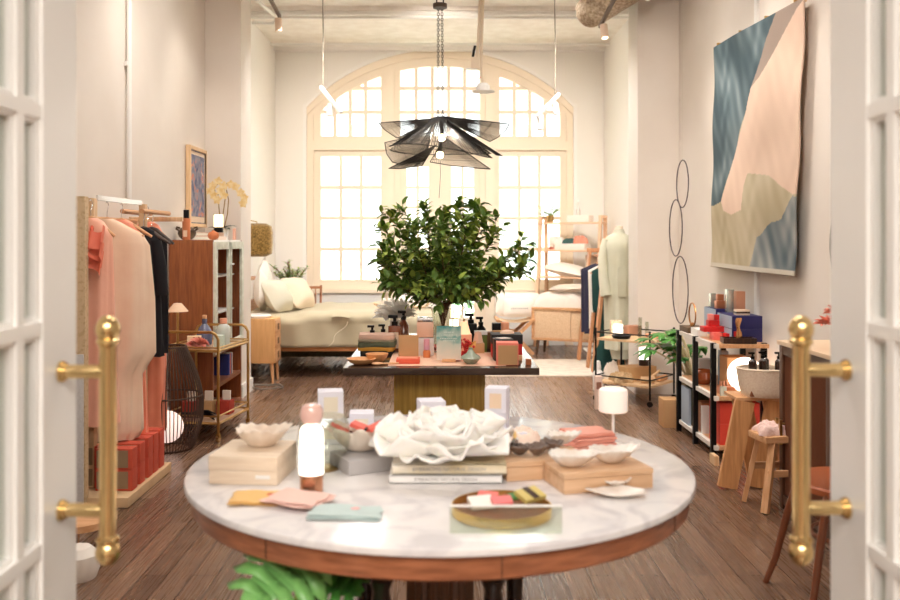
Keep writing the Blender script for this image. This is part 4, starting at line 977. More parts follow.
# sign card
t = thing('sign_card', 'watercolour teal and white card sign in a wooden block on the table', 'sign', (.046, 4.56, RZ2))
MB().box((0, 0, .008), (.07, .035, .016), ch=.002).build('wood_block', OAK, t)
def card_mat():
    m = bpy.data.materials.new('teal watercolour'); m.use_nodes = True; nt = m.node_tree; N = nt.nodes; L = nt.links; b = N['Principled BSDF']
    tc = N.new('ShaderNodeTexCoord'); sp = N.new('ShaderNodeSeparateXYZ'); no = N.new('ShaderNodeTexNoise'); no.inputs['Scale'].default_value = 26; no.inputs['Detail'].default_value = 6
    ad = N.new('ShaderNodeMath'); ad.operation = 'MULTIPLY_ADD'; ad.inputs[1].default_value = .10; mr = N.new('ShaderNodeMapRange'); mr.inputs['From Min'].default_value = .07; mr.inputs['From Max'].default_value = .24
    cr = N.new('ShaderNodeValToRGB'); e = cr.color_ramp.elements; e[0].position = 0; e[0].color = lin((226, 212, 196)); e[1].position = 1; e[1].color = lin((72, 150, 146))
    q = e.new(.45); q.color = lin((204, 210, 196)); q = e.new(.62); q.color = lin((118, 172, 164)); q = e.new(.72); q.color = lin((190, 208, 196))
    L.new(tc.outputs['Object'], sp.inputs[0]); L.new(tc.outputs['Object'], no.inputs['Vector']); L.new(no.outputs['Fac'], ad.inputs[0]); L.new(sp.outputs['Z'], ad.inputs[2])
    L.new(ad.outputs[0], mr.inputs['Value']); L.new(mr.outputs[0], cr.inputs['Fac']); L.new(cr.outputs['Color'], b.inputs['Base Color']); b.inputs['Roughness'].default_value = .6
    return m
MB().box((0, .002, .098), (.128, .003, .178)).build('card', card_mat(), t)
mb = MB()
for z, w in ((.155, .05), (.14, .08), (.122, .09), (.11, .06)):
    x = -w / 2
    while x < w / 2:
        ww = random.uniform(.004, .01); mb.box((x + ww / 2, -.0004, z), (ww, .001, .0035)); x += ww + .003
mb.build('lettering', mat('pale lettering', (226, 236, 228), .6), t)
# right side of the table
def tbox(name, lab, loc, d, m, rz=0, cat='box', lid=None, lidm=None, group=None):
    b = thing(name, lab, cat, loc, rz, group)
    h = d[2]
    lh = lid if lid else 0
    MB().box((0, 0, (h - lh) / 2), (d[0], d[1], h - lh), ch=.0015).build('box_body', m, b)
    if lid: MB().box((0, 0, h - lh / 2), (d[0] + .004, d[1] + .004, lh), ch=.0015).build('lid', lidm or m, b)
    return b
SALM = mat('salmon card', (238, 168, 134), .6)
t = tbox('lit_box', 'salmon box right of the sign with a cone lamp on it', (.135, 4.92, RZ2 - .003), (.085, .08, .11), SALM)
t = thing('cone_lamp', 'small lamp with peach cone shade on the salmon box', 'lamp', (.135, 4.92, RZ2 + .1075))
MB().lathe([(.038, 0), (.018, .07), (0, .07)], n=24).build('cone_shade', mat('warm cone', (250, 214, 180), .6, emit=(255, 200, 150), es=.5), t); MB().cyl((0, 0, .07), (0, 0, .085), .006).build('finial', BRASSD, t)
tag(MB().lathe([(.03, 0), (.018, .06), (0, .065)], n=4).build('pyramid_ornament', mat('blush stone', (236, 200, 176), .6), loc=(.215, 4.95, RZ2 + .054)), 'blush pyramid ornament on the tan box behind the coral sprig', 'ornament')
tbox('small_box', 'tan box carrying the blush pyramid', (.215, 4.95, RZ2 - .003), (.07, .07, .055), KRAFT)
for i, (x, z) in enumerate(((.095, .20), (.085, .14))):
    g = thing('tea_light', ['upper glowing square candle glass behind the sign', 'lower glowing square candle glass behind the sign'][i], 'candle', (x, 5.5 - .12 * i, TZ + .001), 0, 'candle glasses')
    MB().cyl((0, 0, 0), (0, 0, z - .05), .02, n=16).build('stand', BRASSD, g)
    MB().box((0, 0, z - .02), (.055, .055, .058), ch=.006).build('glowing_glass', mat('candle glow', (255, 236, 210), .5, emit=(255, 224, 190), es=3.5), g)
pump('black square pump bottle behind the coral sprig', (.185, 5.25, TZ + .001), .036, .14, BLACKM, label=False, rnd_=False)
pump('smaller black pump bottle right of the tall black one', (.25, 5.35, TZ + .001), .03, .12, BLACKM, label=False)
tbox('small_box', 'olive green box with white lid behind the pyramid', (.235, 5.05, TZ + .001), (.07, .06, .115), mat('olive green card', (100, 112, 44), .6), lid=.02, lidm=WHITEP)
tbox('small_box', 'brown wooden box right of the olive green box', (.30, 5.18, TZ + .001), (.09, .07, .095), mat('brown card', (128, 88, 56), .6))
tbox('gift_box', 'kraft topped pink edged box behind the black and red box', (.365, 5.05, TZ + .001), (.12, .10, .12), SALM, lid=.09, lidm=KRAFT)
tag(MB().lathe([(0, 0), (.022, 0), (.024, .04), (.02, .045), (0, .045)]).build('candle', SALM, loc=(.375, 5.04, TZ + .122)), 'salmon candle on the pink edged kraft box', 'candle')
tag(MB().box((0, 0, .02), (.05, .05, .04), ch=.002).build('small_box', BLACKM, loc=(.325, 5.05, TZ + .122)), 'tiny black box beside the salmon candle', 'box')
tbox('gift_box', 'red box with wide black lid right on the display table', (.365, 4.82, RZ2 - .0038), (.165, .14, .125), RED, lid=.05, lidm=mat('black card', (34, 30, 30), .5))
tag(MB().lathe([(0, 0), (.04, 0), (.035, .012), (0, .02)], n=20).build('soap_dish', mat('blush stone'), loc=(.37, 4.82, TZ + .127)), 'small blush dish on the black lid', 'dish')
tbox('gift_box', 'open black edged box with pale card between red and kraft boxes', (.335, 4.655, RZ2 - .003), (.10, .10, .115), mat('black card'), rz=.06)
tag(MB().box((0, 0, .002), (.06, .05, .003)).build('pale_card', mat('white card'), loc=(.335, 4.655, TZ + .1165), rz=.5), 'pale card lying on the black edged box', 'card')
t = thing('kraft_box', 'kraft fronted salmon box at the right front of the display table', 'box', (.345, 4.50, TZ + .0035), -.04)
MB().box((0, 0, .056), (.112, .11, .112), ch=.002).build('box_sleeve', mat('coral pink card', (232, 130, 110), .6), t); MB().box((.002, -.0565, .052), (.098, .004, .098)).build('box_front', KRAFT, t)
tag(MB().box((0, 0, .016), (.028, .03, .032), ch=.002).build('wooden_cube', mat('copper block', (170, 100, 60), .4), loc=(.452, 4.47, TZ + .001)), 'small copper brown cube at the table front right corner', 'cube')
tag(MB().box((0, 0, .014), (.022, .024, .028), ch=.002).build('wooden_cube', OAK, loc=(.425, 4.64, TZ + .001)), 'tiny pale cube behind the copper brown cube', 'cube')
# celadon vase with coral sprig
p = Vector((.158, 4.50, RZ2 - .001))
tag(MB().lathe([(0, 0), (.022, 0), (.03, .006), (.052, .030), (.046, .040), (.022, .055), (.010, .075), (.012, .082), (.006, .08), (0, .06)], n=32).build('ceramic_vase', mat('celadon glaze', (150, 160, 140), .25, coat=.5), loc=p), 'squat celadon vase with narrow neck at the table front', 'vase')
sp_ = thing('coral_sprig', 'red berry sprig beside the celadon vase', 'sprig', (.118, 4.60, RZ2 - .001))
mb = MB(); rnd = random.Random(2)
for k in range(60): mb.ball((rnd.gauss(.015, .018), rnd.gauss(0, .012), .03 + rnd.random() * .085), .0075, 8, 6)
mb.ball((-.03, 0, .012), (.03, .02, .012), 10, 6)
mb.build('berries', mat('berry red', (196, 44, 40), .5), sp_); MB().tube([(.02, 0, 0), (.018, 0, .05), (.02, 0, .1)], .003).build('stem', BARK, sp_)
MB().leaf((.03, .01, .05), (.6, 0, .8), (0, -1, 0), .07, .04).leaf((.03, .01, .02), (.9, 0, .3), (0, -1, 0), .05, .03).build('leaf', mat('ochre leaf', (218, 160, 84), .6), sp_)
mb = MB(); rosette(mb, (0, 0, .01), .05, 30, 14); tag(mb.build('paper_flower', mat('pink tissue'), loc=(-.025, 4.95, RZ2 - .003)), 'pink tissue flower partly behind the sign card', 'flower')
# basket beside the plinth
WB = mat('dark wicker basket', (92, 64, 38), .7, c2=(58, 38, 24), scale=50, bump=.8, bscale=60)
t = thing('wicker_basket', 'dark wicker basket with white patterned cloth beside the table plinth', 'basket', (-.375, 4.62, 0))
MB().lathe([(0, 0), (.10, 0), (.125, .12), (.12, .26), (.105, .27), (.10, .24), (0, .2)], n=36, mod=lambda a, z: 1 + .012 * sin(18 * a + z * 200)).build('basket', WB, t)
mb = MB()
for k in range(26): 
    a = -pi / 2 + random.uniform(-1.0, 1.0); z = random.uniform(.1, .19); d = Vector((cos(a), sin(a), 0)); mb.leaf(d * .128 + Vector((0, 0, z)), (random.uniform(-1, 1) * -sin(a), cos(a) * random.uniform(-1, 1), random.uniform(-1, 1)), d, .022, .012)
mb.build('white_stitching', WHITEP, t)

# ================================================================== round marble table
RT = .76; RC = Vector((0, 2.60, 0)); RR_ = .732
t = thing('round_table', 'large round table with white marble top and walnut apron', 'table', RC)
def marble():
    m = bpy.data.materials.new('white marble'); m.use_nodes = True; nt = m.node_tree; N = nt.nodes; L = nt.links; b = N['Principled BSDF']
    tc = N.new('ShaderNodeTexCoord'); no = N.new('ShaderNodeTexNoise'); no.inputs['Scale'].default_value = 5; no.inputs['Detail'].default_value = 9; no.inputs['Distortion'].default_value = 2.0
    cr = N.new('ShaderNodeValToRGB'); e = cr.color_ramp.elements; e[0].position = .38; e[0].color = lin((208, 204, 206)); e[1].position = .56; e[1].color = lin((230, 226, 225))
    q = e.new(.46); q.color = lin((220, 216, 217))
    L.new(tc.outputs['Object'], no.inputs['Vector']); L.new(no.outputs['Fac'], cr.inputs['Fac']); L.new(cr.outputs['Color'], b.inputs['Base Color'])
    b.inputs['Roughness'].default_value = .14; b.inputs['Coat Weight'].default_value = .1
    return m
MB().lathe([(0, .738), (RR_ - .008, .738), (RR_ - .001, .742), (RR_, .75), (RR_ - .003, .757), (RR_ - .010, .76), (0, .76)], n=128).build('marble_top', marble(), t)
APR = mat('walnut apron', (170, 106, 72), .35, c2=(132, 78, 50), scale=5, stretch=(2, 2, 16), coat=.3, detail=6)
mb = MB(); ri, ro = RR_ - .06, RR_ - .022
mb.lathe([(ri, .682), (ro, .682), (ro + .003, .686), (ro + .003, .734), (ro, .7375), (ri, .7375), (ri, .682)], n=128)
mb.build('apron', APR, t)
mb = MB()
for k in range(8):
    a = -pi / 2 + .19 + k * pi / 4; mb.box(((ro + .002) * cos(a), (ro + .002) * sin(a), .709), (.005, .002, .048), rz=a)
mb.build('apron_joint', DARKW, t)
MB().cyl((0, 0, .66), (0, 0, .69), .40, n=48).build('sub_top', DARKW, t)
MB().lathe([(.09, .14), (.096, .16), (.096, .62), (.13, .66), (0, .66)], n=120, mod=lambda a, z: 1 + .04 * cos(24 * a)).build('fluted_column', mat('fluted brown wood', (112, 78, 56), .4, coat=.3), t)
MB().lathe([(0, .02), (.34, .02), (.36, .05), (.34, .09), (.16, .12), (.1, .14), (0, .14)], n=64).build('pedestal_base', DARKW, t)
TURN = mat('dark turned wood', (46, 30, 22), .25, coat=.5)
for x, y in ((-.155, -.30), (.14, -.30), (.24, .22), (-.24, .22)):
    MB().lathe([(0, .09), (.03, .09), (.034, .12), (.022, .16), (.026, .3), (.034, .42), (.022, .5), (.034, .53), (.024, .55), (.036, .57), (.024, .60), (.034, .63), (.034, .66), (0, .66)], (x, y, 0), 24).build('leg', TURN, t)
def rt(px, py, dz=.0006):
    p = on(px, py, RT); p.z = RT + dz; return p
def pbox(name, lab, front_left, front_right, h, depth, m, z=RT + .0006, cat='box', group=None, ch=.002, parts=None):
    """box from its two front bottom corners in the place"""
    a, b = Vector(front_left), Vector(front_right); w = (b - a).length; ang = math.atan2(b.y - a.y, b.x - a.x)
    c = (a + b) / 2 + Vector((-sin(ang), cos(ang), 0)) * depth / 2
    t = thing(name, lab, cat, (c.x, c.y, z), ang, group)
    MB().box((0, 0, h / 2), (w, depth, h), ch=ch).build('box_body', m, t)
    return t, w
WASH = mat('whitewashed oak', (234, 216, 194), .6, c2=(220, 198, 174), scale=5, stretch=(1, 14, 14), detail=6)
a, b = rt(209, 484), rt(277, 486)
t, w = pbox('wooden_box', 'whitewashed wooden box, lower of the two under the shell bowl', a, b, .037, .20, WASH, group='whitewashed boxes')
MB().box((.055, -.101, .022), (.04, .002, .010)).build('paper_label', WHITEP, t)
c2_ = t.location.copy(); an_ = t.rotation_euler.z
t2 = thing('wooden_box', 'whitewashed wooden box on top of the lower box, carrying the shell bowl', 'box', (c2_.x - .001, c2_.y, RT + .0385), an_, 'whitewashed boxes')
MB().box((0, 0, .019), (w + .002, .202, .038), ch=.002).build('box_body', WASH, t2)
# shell bowls
def shell(name, lab, loc, rx, ry, h, m, rz=0, ribs=11, lip=.3, rough=.06, cat='bowl', group=None, base=0.12):
    def fn(u, v):
        a = 2 * pi * u; r = base + (1 - base) * v
        rib = 1 + rough * cos(ribs * a) * v + .4 * rough * sin(5 * a + 2) * v
        l = 1 + lip * max(0, cos(a)) ** 6 * v
        z = h * (1 - (1 - v) ** 1.0) ** 1.5 * (1 + .10 * sin(3 * a + 1) + rough * cos(ribs * a))
        return Vector((rx * r * rib * l * cos(a), ry * r * rib * sin(a), .002 + z + (.15 * h * lip * max(0, cos(a)) ** 6 * v)))
    mb = MB().surf(fn, 88, 12, True)
    mb.f.append(list(range(87, -1, -1))); mb.mi.append(0)
    o = mb.build(name, m, None, smooth=70, solid=.0035, loc=loc, rz=rz)
    return tag(o, lab, cat, group)
PEARL = mat('pearly shell', (240, 236, 230), .25, c2=(222, 208, 196), scale=14, coat=.5)
shell('shell_bowl', 'beige shell bowl on the stacked whitewashed boxes', (c2_.x + .018, c2_.y + .02, RT + .0772), .072, .058, .050, mat('sandy shell', (238, 226, 212), .35, c2=(214, 194, 176), scale=16, coat=.3), rz=.3, ribs=13, lip=.10, base=.35, rough=.05)
# cordless glowing lamp with pink glass knob
p = rt(311.5, 492)
t = thing('cordless_lamp', 'glowing white cylinder lamp with copper base and pink glass knob', 'lamp', p)
MB().lathe([(0, 0), (.0295, 0), (.030, .002), (.030, .046), (.0295, .048), (0, .048)], n=40).build('base', mat('rose copper', (206, 150, 118), .25, .9), t)
MB().lathe([(0, .0485), (.0325, .0485), (.0325, .05), (.0318, .14), (.030, .162), (.024, .172), (.012, .176), (0, .176)], n=40).build('glowing_shade', mat('lamp shade glow', (255, 246, 236), .5, emit=(255, 240, 224), es=1.5), t)
MB().lathe([(0, .176), (.012, .177), (.024, .183), (.031, .20), (.030, .215), (.024, .226), (.012, .231), (0, .231)], n=40).build('glass_knob', mat('pink glass', (236, 196, 186), .12, coat=.8, sss=.2), t)
# clear glass bowl behind lamp
p = rt(322, 480)
t = thing('glass_bowl', 'clear rounded glass vase behind the glowing cordless lamp', 'vase', (p.x - .01, p.y + .12, RT + .001))
MB().lathe([(0, .003), (.03, .0), (.04, .006), (.066, .05), (.076, .09), (.070, .13), (.060, .15)], n=48).build('glass_body', CLEAR, t, solid=.002)
MB().lathe([(0, .0), (.045, .0), (.045, .0025), (0, .0025)], n=32).build('brass_coaster', BRASSD, t)
# napkins
def napkin(name, lab, loc, w, d, m, rz=0, layers=4, seedv=0, th=.0035, mark=None):
    t = thing(name, lab, 'napkin', loc, rz)
    for k in range(1):
        rnd = random.Random(seedv + k); mb = MB()
        for i in range(layers):
            dx, dy = rnd.uniform(-.006, .006), rnd.uniform(-.006, .006); ph = rnd.random() * 6
            n = 18
            def top(x, y): return .0015 * sin(18 * x + ph) + .0015 * sin(21 * y + ph * 2) + .003 * math.exp(-((x + w * .3) ** 2) * 500)
            z0 = i * th * 1.05; s0 = len(mb.v)
            for sgn in (0, 1):
                for j in range(n + 1):
                    for q in range(n + 1):
                        x = (q / n - .5) * w * (1 - .02 * i) + dx + .004 * sin(j * .6 + ph); y = (j / n - .5) * d * (1 - .02 * i) + dy + .004 * sin(q * .5 + ph * 1.4)
                        mb.v.append((x, y, z0 + (th * .85 if sgn else 0) + max(0, top(x, y) + .002)))
            g = (n + 1) ** 2
            for j in range(n):
                for q in range(n):
                    a_ = s0 + j * (n + 1) + q; mb.f.append([a_, a_ + n + 1, a_ + n + 2, a_ + 1]); mb.f.append([g + a_, g + a_ + 1, g + a_ + n + 2, g + a_ + n + 1]); mb.mi += [0, 0]
            ed = [q for q in range(n + 1)] + [j * (n + 1) + n for j in range(1, n + 1)] + [n * (n + 1) + q for q in range(n - 1, -1, -1)] + [j * (n + 1) for j in range(n - 1, 0, -1)]
            for e0, e1 in zip(ed, ed[1:] + ed[:1]): mb.f.append([s0 + e0, s0 + e1, s0 + e1 + g, s0 + e0 + g]); mb.mi.append(0)
        mb.build('folded_linen', m, t, smooth=50)
    if mark: MB().ball((mark[0], mark[1], layers * th + .003), (.012, .009, .0012), 14, 6).build('embroidery', mark[2], t)
    return t
NM = lambda n, c: mat(n, c, .9, bump=.3, bscale=140, sheen=.2)
p = rt(258, 501); napkin('linen_napkin', 'mustard yellow folded linen napkin on the marble table', p, .125, .10, NM('mustard linen', (230, 184, 110)), .05, 4, 1, .0018, mark=(.03, .02, mat('red thread', (206, 60, 40), .7)))
p = rt(298, 505); napkin('linen_napkin', 'blush pink folded napkin overlapping the mustard one', (p.x, p.y, p.z + .0085), .145, .115, NM('blush linen', (238, 196, 184)), -.38, 4, 2, .0018, mark=(.03, .02, mat('white thread', (250, 240, 236), .7)))
p = rt(346, 516); napkin('linen_napkin', 'pale teal folded napkin right of the blush one', (p.x, p.y, p.z), .17, .085, NM('pale teal linen', (190, 208, 206)), -.02, 4, 3, .0022, mark=(.02, .02, mat('pink thread', (240, 180, 176), .7)))
# grey block with ruffled shell bowl and coral cards
a, b = rt(352, 481.5), rt(400, 480)
t, w = pbox('grey_block', 'matt grey rectangular block under the ruffled shell bowl', rt(351, 482), rt(392, 479), .040, .19, mat('grey stone block', (176, 172, 172), .8), cat='block')
t.rotation_euler.z = radians(28); t.location.x = -.215; t.location.y = 2.55
for c in t.children: pass
bpy.data.objects.remove(t.children[0]); MB().box((0, 0, .02), (.17, .15, .040), ch=.003).build('block_body', mat('grey stone block'), t)
RUF = mat('ruffled shell', (240, 230, 218), .35, c2=(222, 206, 190), scale=16, coat=.3)
shell('ruffled_shell_bowl', 'ruffled white clam bowl holding coral cards on the grey block', (-.232, 2.575, RT + .0415), .092, .066, .062, RUF, rz=.1, ribs=8, rough=.15, lip=.10, base=.3)
for i, (dx, dy, an, rr) in enumerate(((-.055, 0, .5, .5), (.0, .01, -.2, .35), (.05, 0, .3, -.35))):
    c = thing('coral_card_box', ['coral packet with black edge, leftmost in the clam bowl', 'coral packet in the middle of the clam bowl', 'coral packet at the right of the clam bowl'][i], 'packet', (-.235 + dx, 2.575 + dy, RT + .105 + .004 * i), an, 'coral packets in the clam bowl')
    c.rotation_euler.y = rr
    MB().box((0, 0, 0), (.055, .045, .012), ch=.002).build('packet', mat('coral packet', (236, 110, 96), .5), c); MB().box((.022, 0, 0), (.008, .046, .0125)).build('black_band', BLACKM, c)
# white box stacks behind
LAV = mat('white lavender card', (232, 230, 240), .6)
LABELM = mat('cream print', (236, 226, 206), .7)
def wstack(lab, X, Y, z, w, d, h, rz, lm=LABELM, lx=0, group='white candle boxes'):
    t = thing('candle_box', lab, 'box', (X, Y, z), rz, group)
    MB().box((0, 0, h / 2), (w, d, h), ch=.0015).build('box_body', LAV, t)
    MB().box((lx, -d / 2 - .0006, h * .5), (w * .55, .0012, h * .6)).build('printed_label', lm, t)
    return t
wstack('white box under the upper white box at the table back left', -.355, 2.86, RT + .0006, .082, .08, .088, .15)
wstack('white cube box on top at the table back left', -.358, 2.86, RT + .0892, .082, .08, .080, .15)
wstack('white box right beside the lower white box, behind the packets', -.262, 2.93, RT + .0006, .08, .08, .085, .05)
wstack('white box peeking above the big flower bowl', -.03, 2.93, RT + .0006, .085, .08, .125, .2)
PK = mat('peach print', (240, 214, 186), .7)
wstack('white box with peach label, lower one right of the flower bowl', .192, 2.93, RT + .0006, .07, .07, .085, -.25, PK)
wstack('white box with peach label on top right of the flower bowl', .192, 2.93, RT + .0862, .072, .072, .082, -.25, PK)
tag(MB().box((0, 0, .002), (.09, .07, .04), ch=.003).build('small_box', LAV, loc=(.235, 2.84, RT + .021)), 'low white box right of the peach labelled boxes', 'box')
# books and flower bowl
def book(lab, loc, w, d, h, cover, rz, txt=None):
    t = thing('coffee_table_book', lab, 'book', loc, rz, 'books under the flower bowl')
    MB().box((0, 0, .002), (w, d, .003)).box((0, 0, h - .0015), (w, d, .003)).box((0, -d / 2 + .002, h / 2), (w, .004, h), ch=.001).build('cover', cover, t)
    MB().box((0, .003, h / 2), (w - .008, d - .010, h - .006)).build('pages', mat('paper'), t)
    if txt:
        cu = bpy.data.curves.new('spine_title', 'FONT'); cu.body = txt; cu.size = h * .5; cu.align_x = 'CENTER'; cu.align_y = 'CENTER'; cu.extrude = .0002
        cu.materials.append(mat('grey print', (150, 146, 144), .6)); tmp = bpy.data.objects.new('tmp', cu); me_ = bpy.data.meshes.new_from_object(tmp); bpy.data.objects.remove(tmp)
        o = bpy.data.objects.new('spine_title', me_); COL.objects.link(o); o.parent = t; o.location = (0, -d / 2 - .0004, h / 2); o.rotation_euler = (pi / 2, 0, 0)
    return t
book('lower white book under the flower bowl', (.015, 2.47, RT + .0006), .305, .21, .024, mat('pale book', (236, 234, 232), .5), 0.0, 'EMBRACING NATURAL DESIGN')
book('upper book with green and ochre cover under the flower bowl', (.025, 2.475, RT + .0254), .31, .215, .028, mat('book ochre cover', (240, 234, 224), .5, c2=(224, 206, 164), scale=7), 0.0, 'EMBRACING NATURAL DESIGN')
fl = thing('flower_bowl', 'huge white sculpted peony flower bowl on two books', 'sculpture', (.010, 2.47, RT + .0545)); fl.scale = (1, 1, .92)
rnd = random.Random(17)
def petal(mb, a, r0, L, el, curl, W, ph, z0):
    def fn(u, v):
        s = (u - .5) * 2
        wd = W * (sin(pi * min(1, v * .62 + .18)) ** .7) * (1 + .06 * sin(9 * v + ph))
        ang = el + curl * v
        rr = r0; zz = z0; n = 10; 
        for k in range(int(v * n)):
            e = el + curl * k / n; rr += L / n * cos(e); zz += L / n * sin(e)
        e = el + curl * v; f_ = v * n - int(v * n); rr += L / n * cos(e) * f_; zz += L / n * sin(e) * f_
        ruf = (.015 * sin(3.2 * s + ph) + .007 * sin(6 * s + 2 * ph) + .0025 * sin(12 * s + ph * 3)) * v ** 1.5
        cup = .30 * W * s * s
        rr += -cup * sin(e) * 1.0 * (1) + ruf * -sin(e); zz += cup * cos(e) + ruf * cos(e)
        rr += -.25 * wd * s * s
        tx, ty = cos(a), sin(a)
        return Vector((rr * tx - wd * s * ty, rr * ty + wd * s * tx, zz))
    mb.surf(fn, 16, 12)
PETM = mat('white porcelain petal', (250, 247, 242), .45, sss=.15, bump=.12, bscale=22)
for n, r0, L, el, curl, W, z0, nm in ((10, .03, .180, -.02, .35, .085, .012, 'outer_petals'), (9, .02, .185, .15, .75, .082, .010, 'outer_petals'), (8, .02, .165, .35, .6, .070, .008, 'outer_petals'), (8, .015, .140, .75, .35, .062, .010, 'middle_petals'), (6, .01, .120, 1.05, .35, .05, .012, 'middle_petals'), (5, .005, .105, 1.3, .3, .04, .012, 'inner_petals')):
    for k in range(n):
        mb = MB(); petal(mb, 2 * pi * k / n + rnd.uniform(-.15, .15) + n, r0, L * rnd.uniform(.9, 1.08), el + rnd.uniform(-.06, .1), curl * rnd.uniform(.7, 1.25), W * rnd.uniform(.9, 1.15), rnd.random() * 6, z0)
        mb.build('petal', PETM, fl, smooth=70, solid=.0055)
MB().lathe([(0, 0), (.05, 0), (.06, .008), (.03, .03), (0, .03)]).build('base', PETM, fl)
# two wooden boxes on the right and their shells
BW = mat('natural oak box', (226, 188, 152), .5, c2=(206, 164, 126), scale=4, stretch=(1, 12, 12), detail=6)
def woodbox(lab, fl_, fr_, h, depth):
    t, w = pbox('wooden_box', lab, fl_, fr_, h * .72, depth, BW, group='oak boxes')
    MB().box((0, 0, h * .86 + .0006), (w + .002, depth + .002, h * .26), ch=.002).build('lid', BW, t)
    return t
t = woodbox('oak box behind, carrying the dark shells', rt(507, 482), rt(590, 477), .052, .15)
t = woodbox('oak box in front, carrying two white shell bowls', rt(564, 495), rt(653, 488), .052, .14)
zb = RT + .0545
shell('shell_bowl', 'white ribbed shell bowl at the left on the front oak box', on(572, 466, zb), .062, .045, .034, PEARL, rz=.1, ribs=15, lip=.22, rough=.035, base=.3, group='white shell bowls on the oak box')
shell('shell_bowl', 'white ribbed shell bowl at the right on the front oak box', on(612, 462, zb), .066, .046, .036, PEARL, rz=.35, ribs=15, lip=.28, rough=.035, base=.3, group='white shell bowls on the oak box')
DSH = mat('dark shell', (120, 102, 92), .35, c2=(84, 68, 60), scale=20, coat=.4)
for i, (px, py, lab) in enumerate(((519, 455, 'dark shell half under the little dropper on the rear oak box'), (537, 455, 'dark shell half, second from the dropper'), (552, 451, 'dark shell half third along the rear oak box'))):
    shell('dark_shell', lab, on(px, py, zb), .034, .032, .026, DSH, rz=i, ribs=9, lip=.1, cat='shell', group='dark shells')
shell('shell_bowl', 'small white shell behind the dark shells', on(563, 444, zb), .045, .034, .03, PEARL, rz=.2, ribs=13, lip=.2)
t = thing('dropper_bottle', 'tiny chrome and amber bottle standing in the dark shell', 'bottle', on(515, 451, zb + .008))
MB().cyl((0, 0, 0), (0, 0, .035), .009, n=16).build('body', CHROME, t); MB().lathe([(0, .035), (.004, .036), (.006, .044), (.002, .055), (0, .056)], n=14).build('flame_tip', mat('amber tip', (240, 200, 130), .4), t)
p = rt(590, 449); napkin('linen_napkin', 'coral pink folded napkin behind the white shell bowls', (p.x, 2.80, RT + .0006), .15, .11, NM('coral linen', (236, 160, 140)), .35, 6, 7, th=.008)
p = rt(556, 442); crumple('gauze_cloth', 'white and peach gauze heaped behind the dark shells', 'cloth', (.26, 2.83, RT + .0006), (.15, .08, .055), mat('peach gauze', (244, 222, 206), .8), 15)
shell('flat_shell', 'flat white pearly shell dish lying right on the marble', rt(620, 497), .066, .040, .014, PEARL, rz=pi - .1, ribs=7, lip=.25, rough=.05)
shell('flat_shell', 'small pearly shell stacked on the flat shell dish', rt(617, 492) + Vector((0, .01, .012)), .034, .026, .016, PEARL, rz=.3, ribs=9, lip=.2)
# white table lamp at the back right
p = rt(609, 437)
t = thing('table_lamp', 'slim white table lamp with small drum shade', 'lamp', (p.x - .012, 2.80, RT + .0006)); t.scale = (.92, .92, .92)
MB().lathe([(0, 0), (.035, 0), (.035, .006), (.006, .01), (.0048, .02), (.0048, .12), (0, .12)], n=24).build('base', WHITEP, t)
MB().lathe([(.0, .120), (.046, .120), (.050, .123), (.050, .19), (.047, .198), (.038, .203), (0, .203)], n=40).build('lamp_shade', mat('opal shade', (255, 246, 236), .4, emit=(255, 232, 218), es=.2), t)
# half-round brass tray with clear slab
p = rt(502, 516)
p.y = 2.105 - .075
t = thing('brass_tray', 'round brass rimmed walnut tray of small packets behind a clear acrylic slab', 'tray', (p.x, p.y + .075, RT + .0006))
MB().lathe([(0, 0), (.118, 0), (.120, .002), (.120, .024), (.117, .024), (.116, .004), (0, .004)], n=72).build('tray_rim', mat('brass strip', (236, 196, 120), .22, .9), t)
MB().lathe([(0, .0042), (.114, .0042), (.114, .006), (0, .006)], n=48).build('tray_floor', WALN, t)
tag(MB().box((0, 0, .030), (.252, .012, .060), ch=.0015).build('acrylic_slab', pane_mat('clear acrylic', (244, 249, 242), .12), loc=(p.x, 1.972, RT + .0006)), 'clear acrylic slab standing in front of the brass tray', 'acrylic block')
for i, (dx, dy, dz, dd, c, an, lab) in enumerate(((-.05, .02, .02, (.06, .04, .012), (244, 236, 226), .3, 'cream packet in the brass tray'), (-.03, .05, .03, (.05, .03, .012), (236, 120, 110), -.3, 'coral packet at the left of the brass tray'), (.0, .01, .028, (.05, .03, .01), (232, 120, 120), .2, 'pink packet in the middle of the brass tray'), (.035, .04, .03, (.04, .022, .008), (76, 130, 70), .6, 'green leaf shaped packet in the brass tray'), (.07, .04, .034, (.07, .045, .012), (206, 186, 110), .7, 'olive gold packet with brown band in the brass tray'))):
    q = thing('soap_packet', lab, 'packet', (p.x + dx, p.y + .075 + dy, RT + .007 + dz * .3 + i * .002), an, 'packets in the brass tray')
    q.rotation_euler.x = .35
    MB().box((0, 0, .012), dd, ch=.002).build('packet', mat('packet %d' % i, c, .5), q)
    if i == 4: MB().box((.0, 0, .0185), (.02, .046, .001)).build('brown_band', DARKW, q)

# monstera under the table
t = thing('monstera_plant', 'green monstera plant in a pot under the round table', 'plant', (-.43, 2.17, 0))
MB().lathe([(0, 0), (.10, 0), (.13, .22), (.12, .22), (.11, .19), (0, .19)]).build('pot', mat('black pot', (40, 38, 38), .5), t)
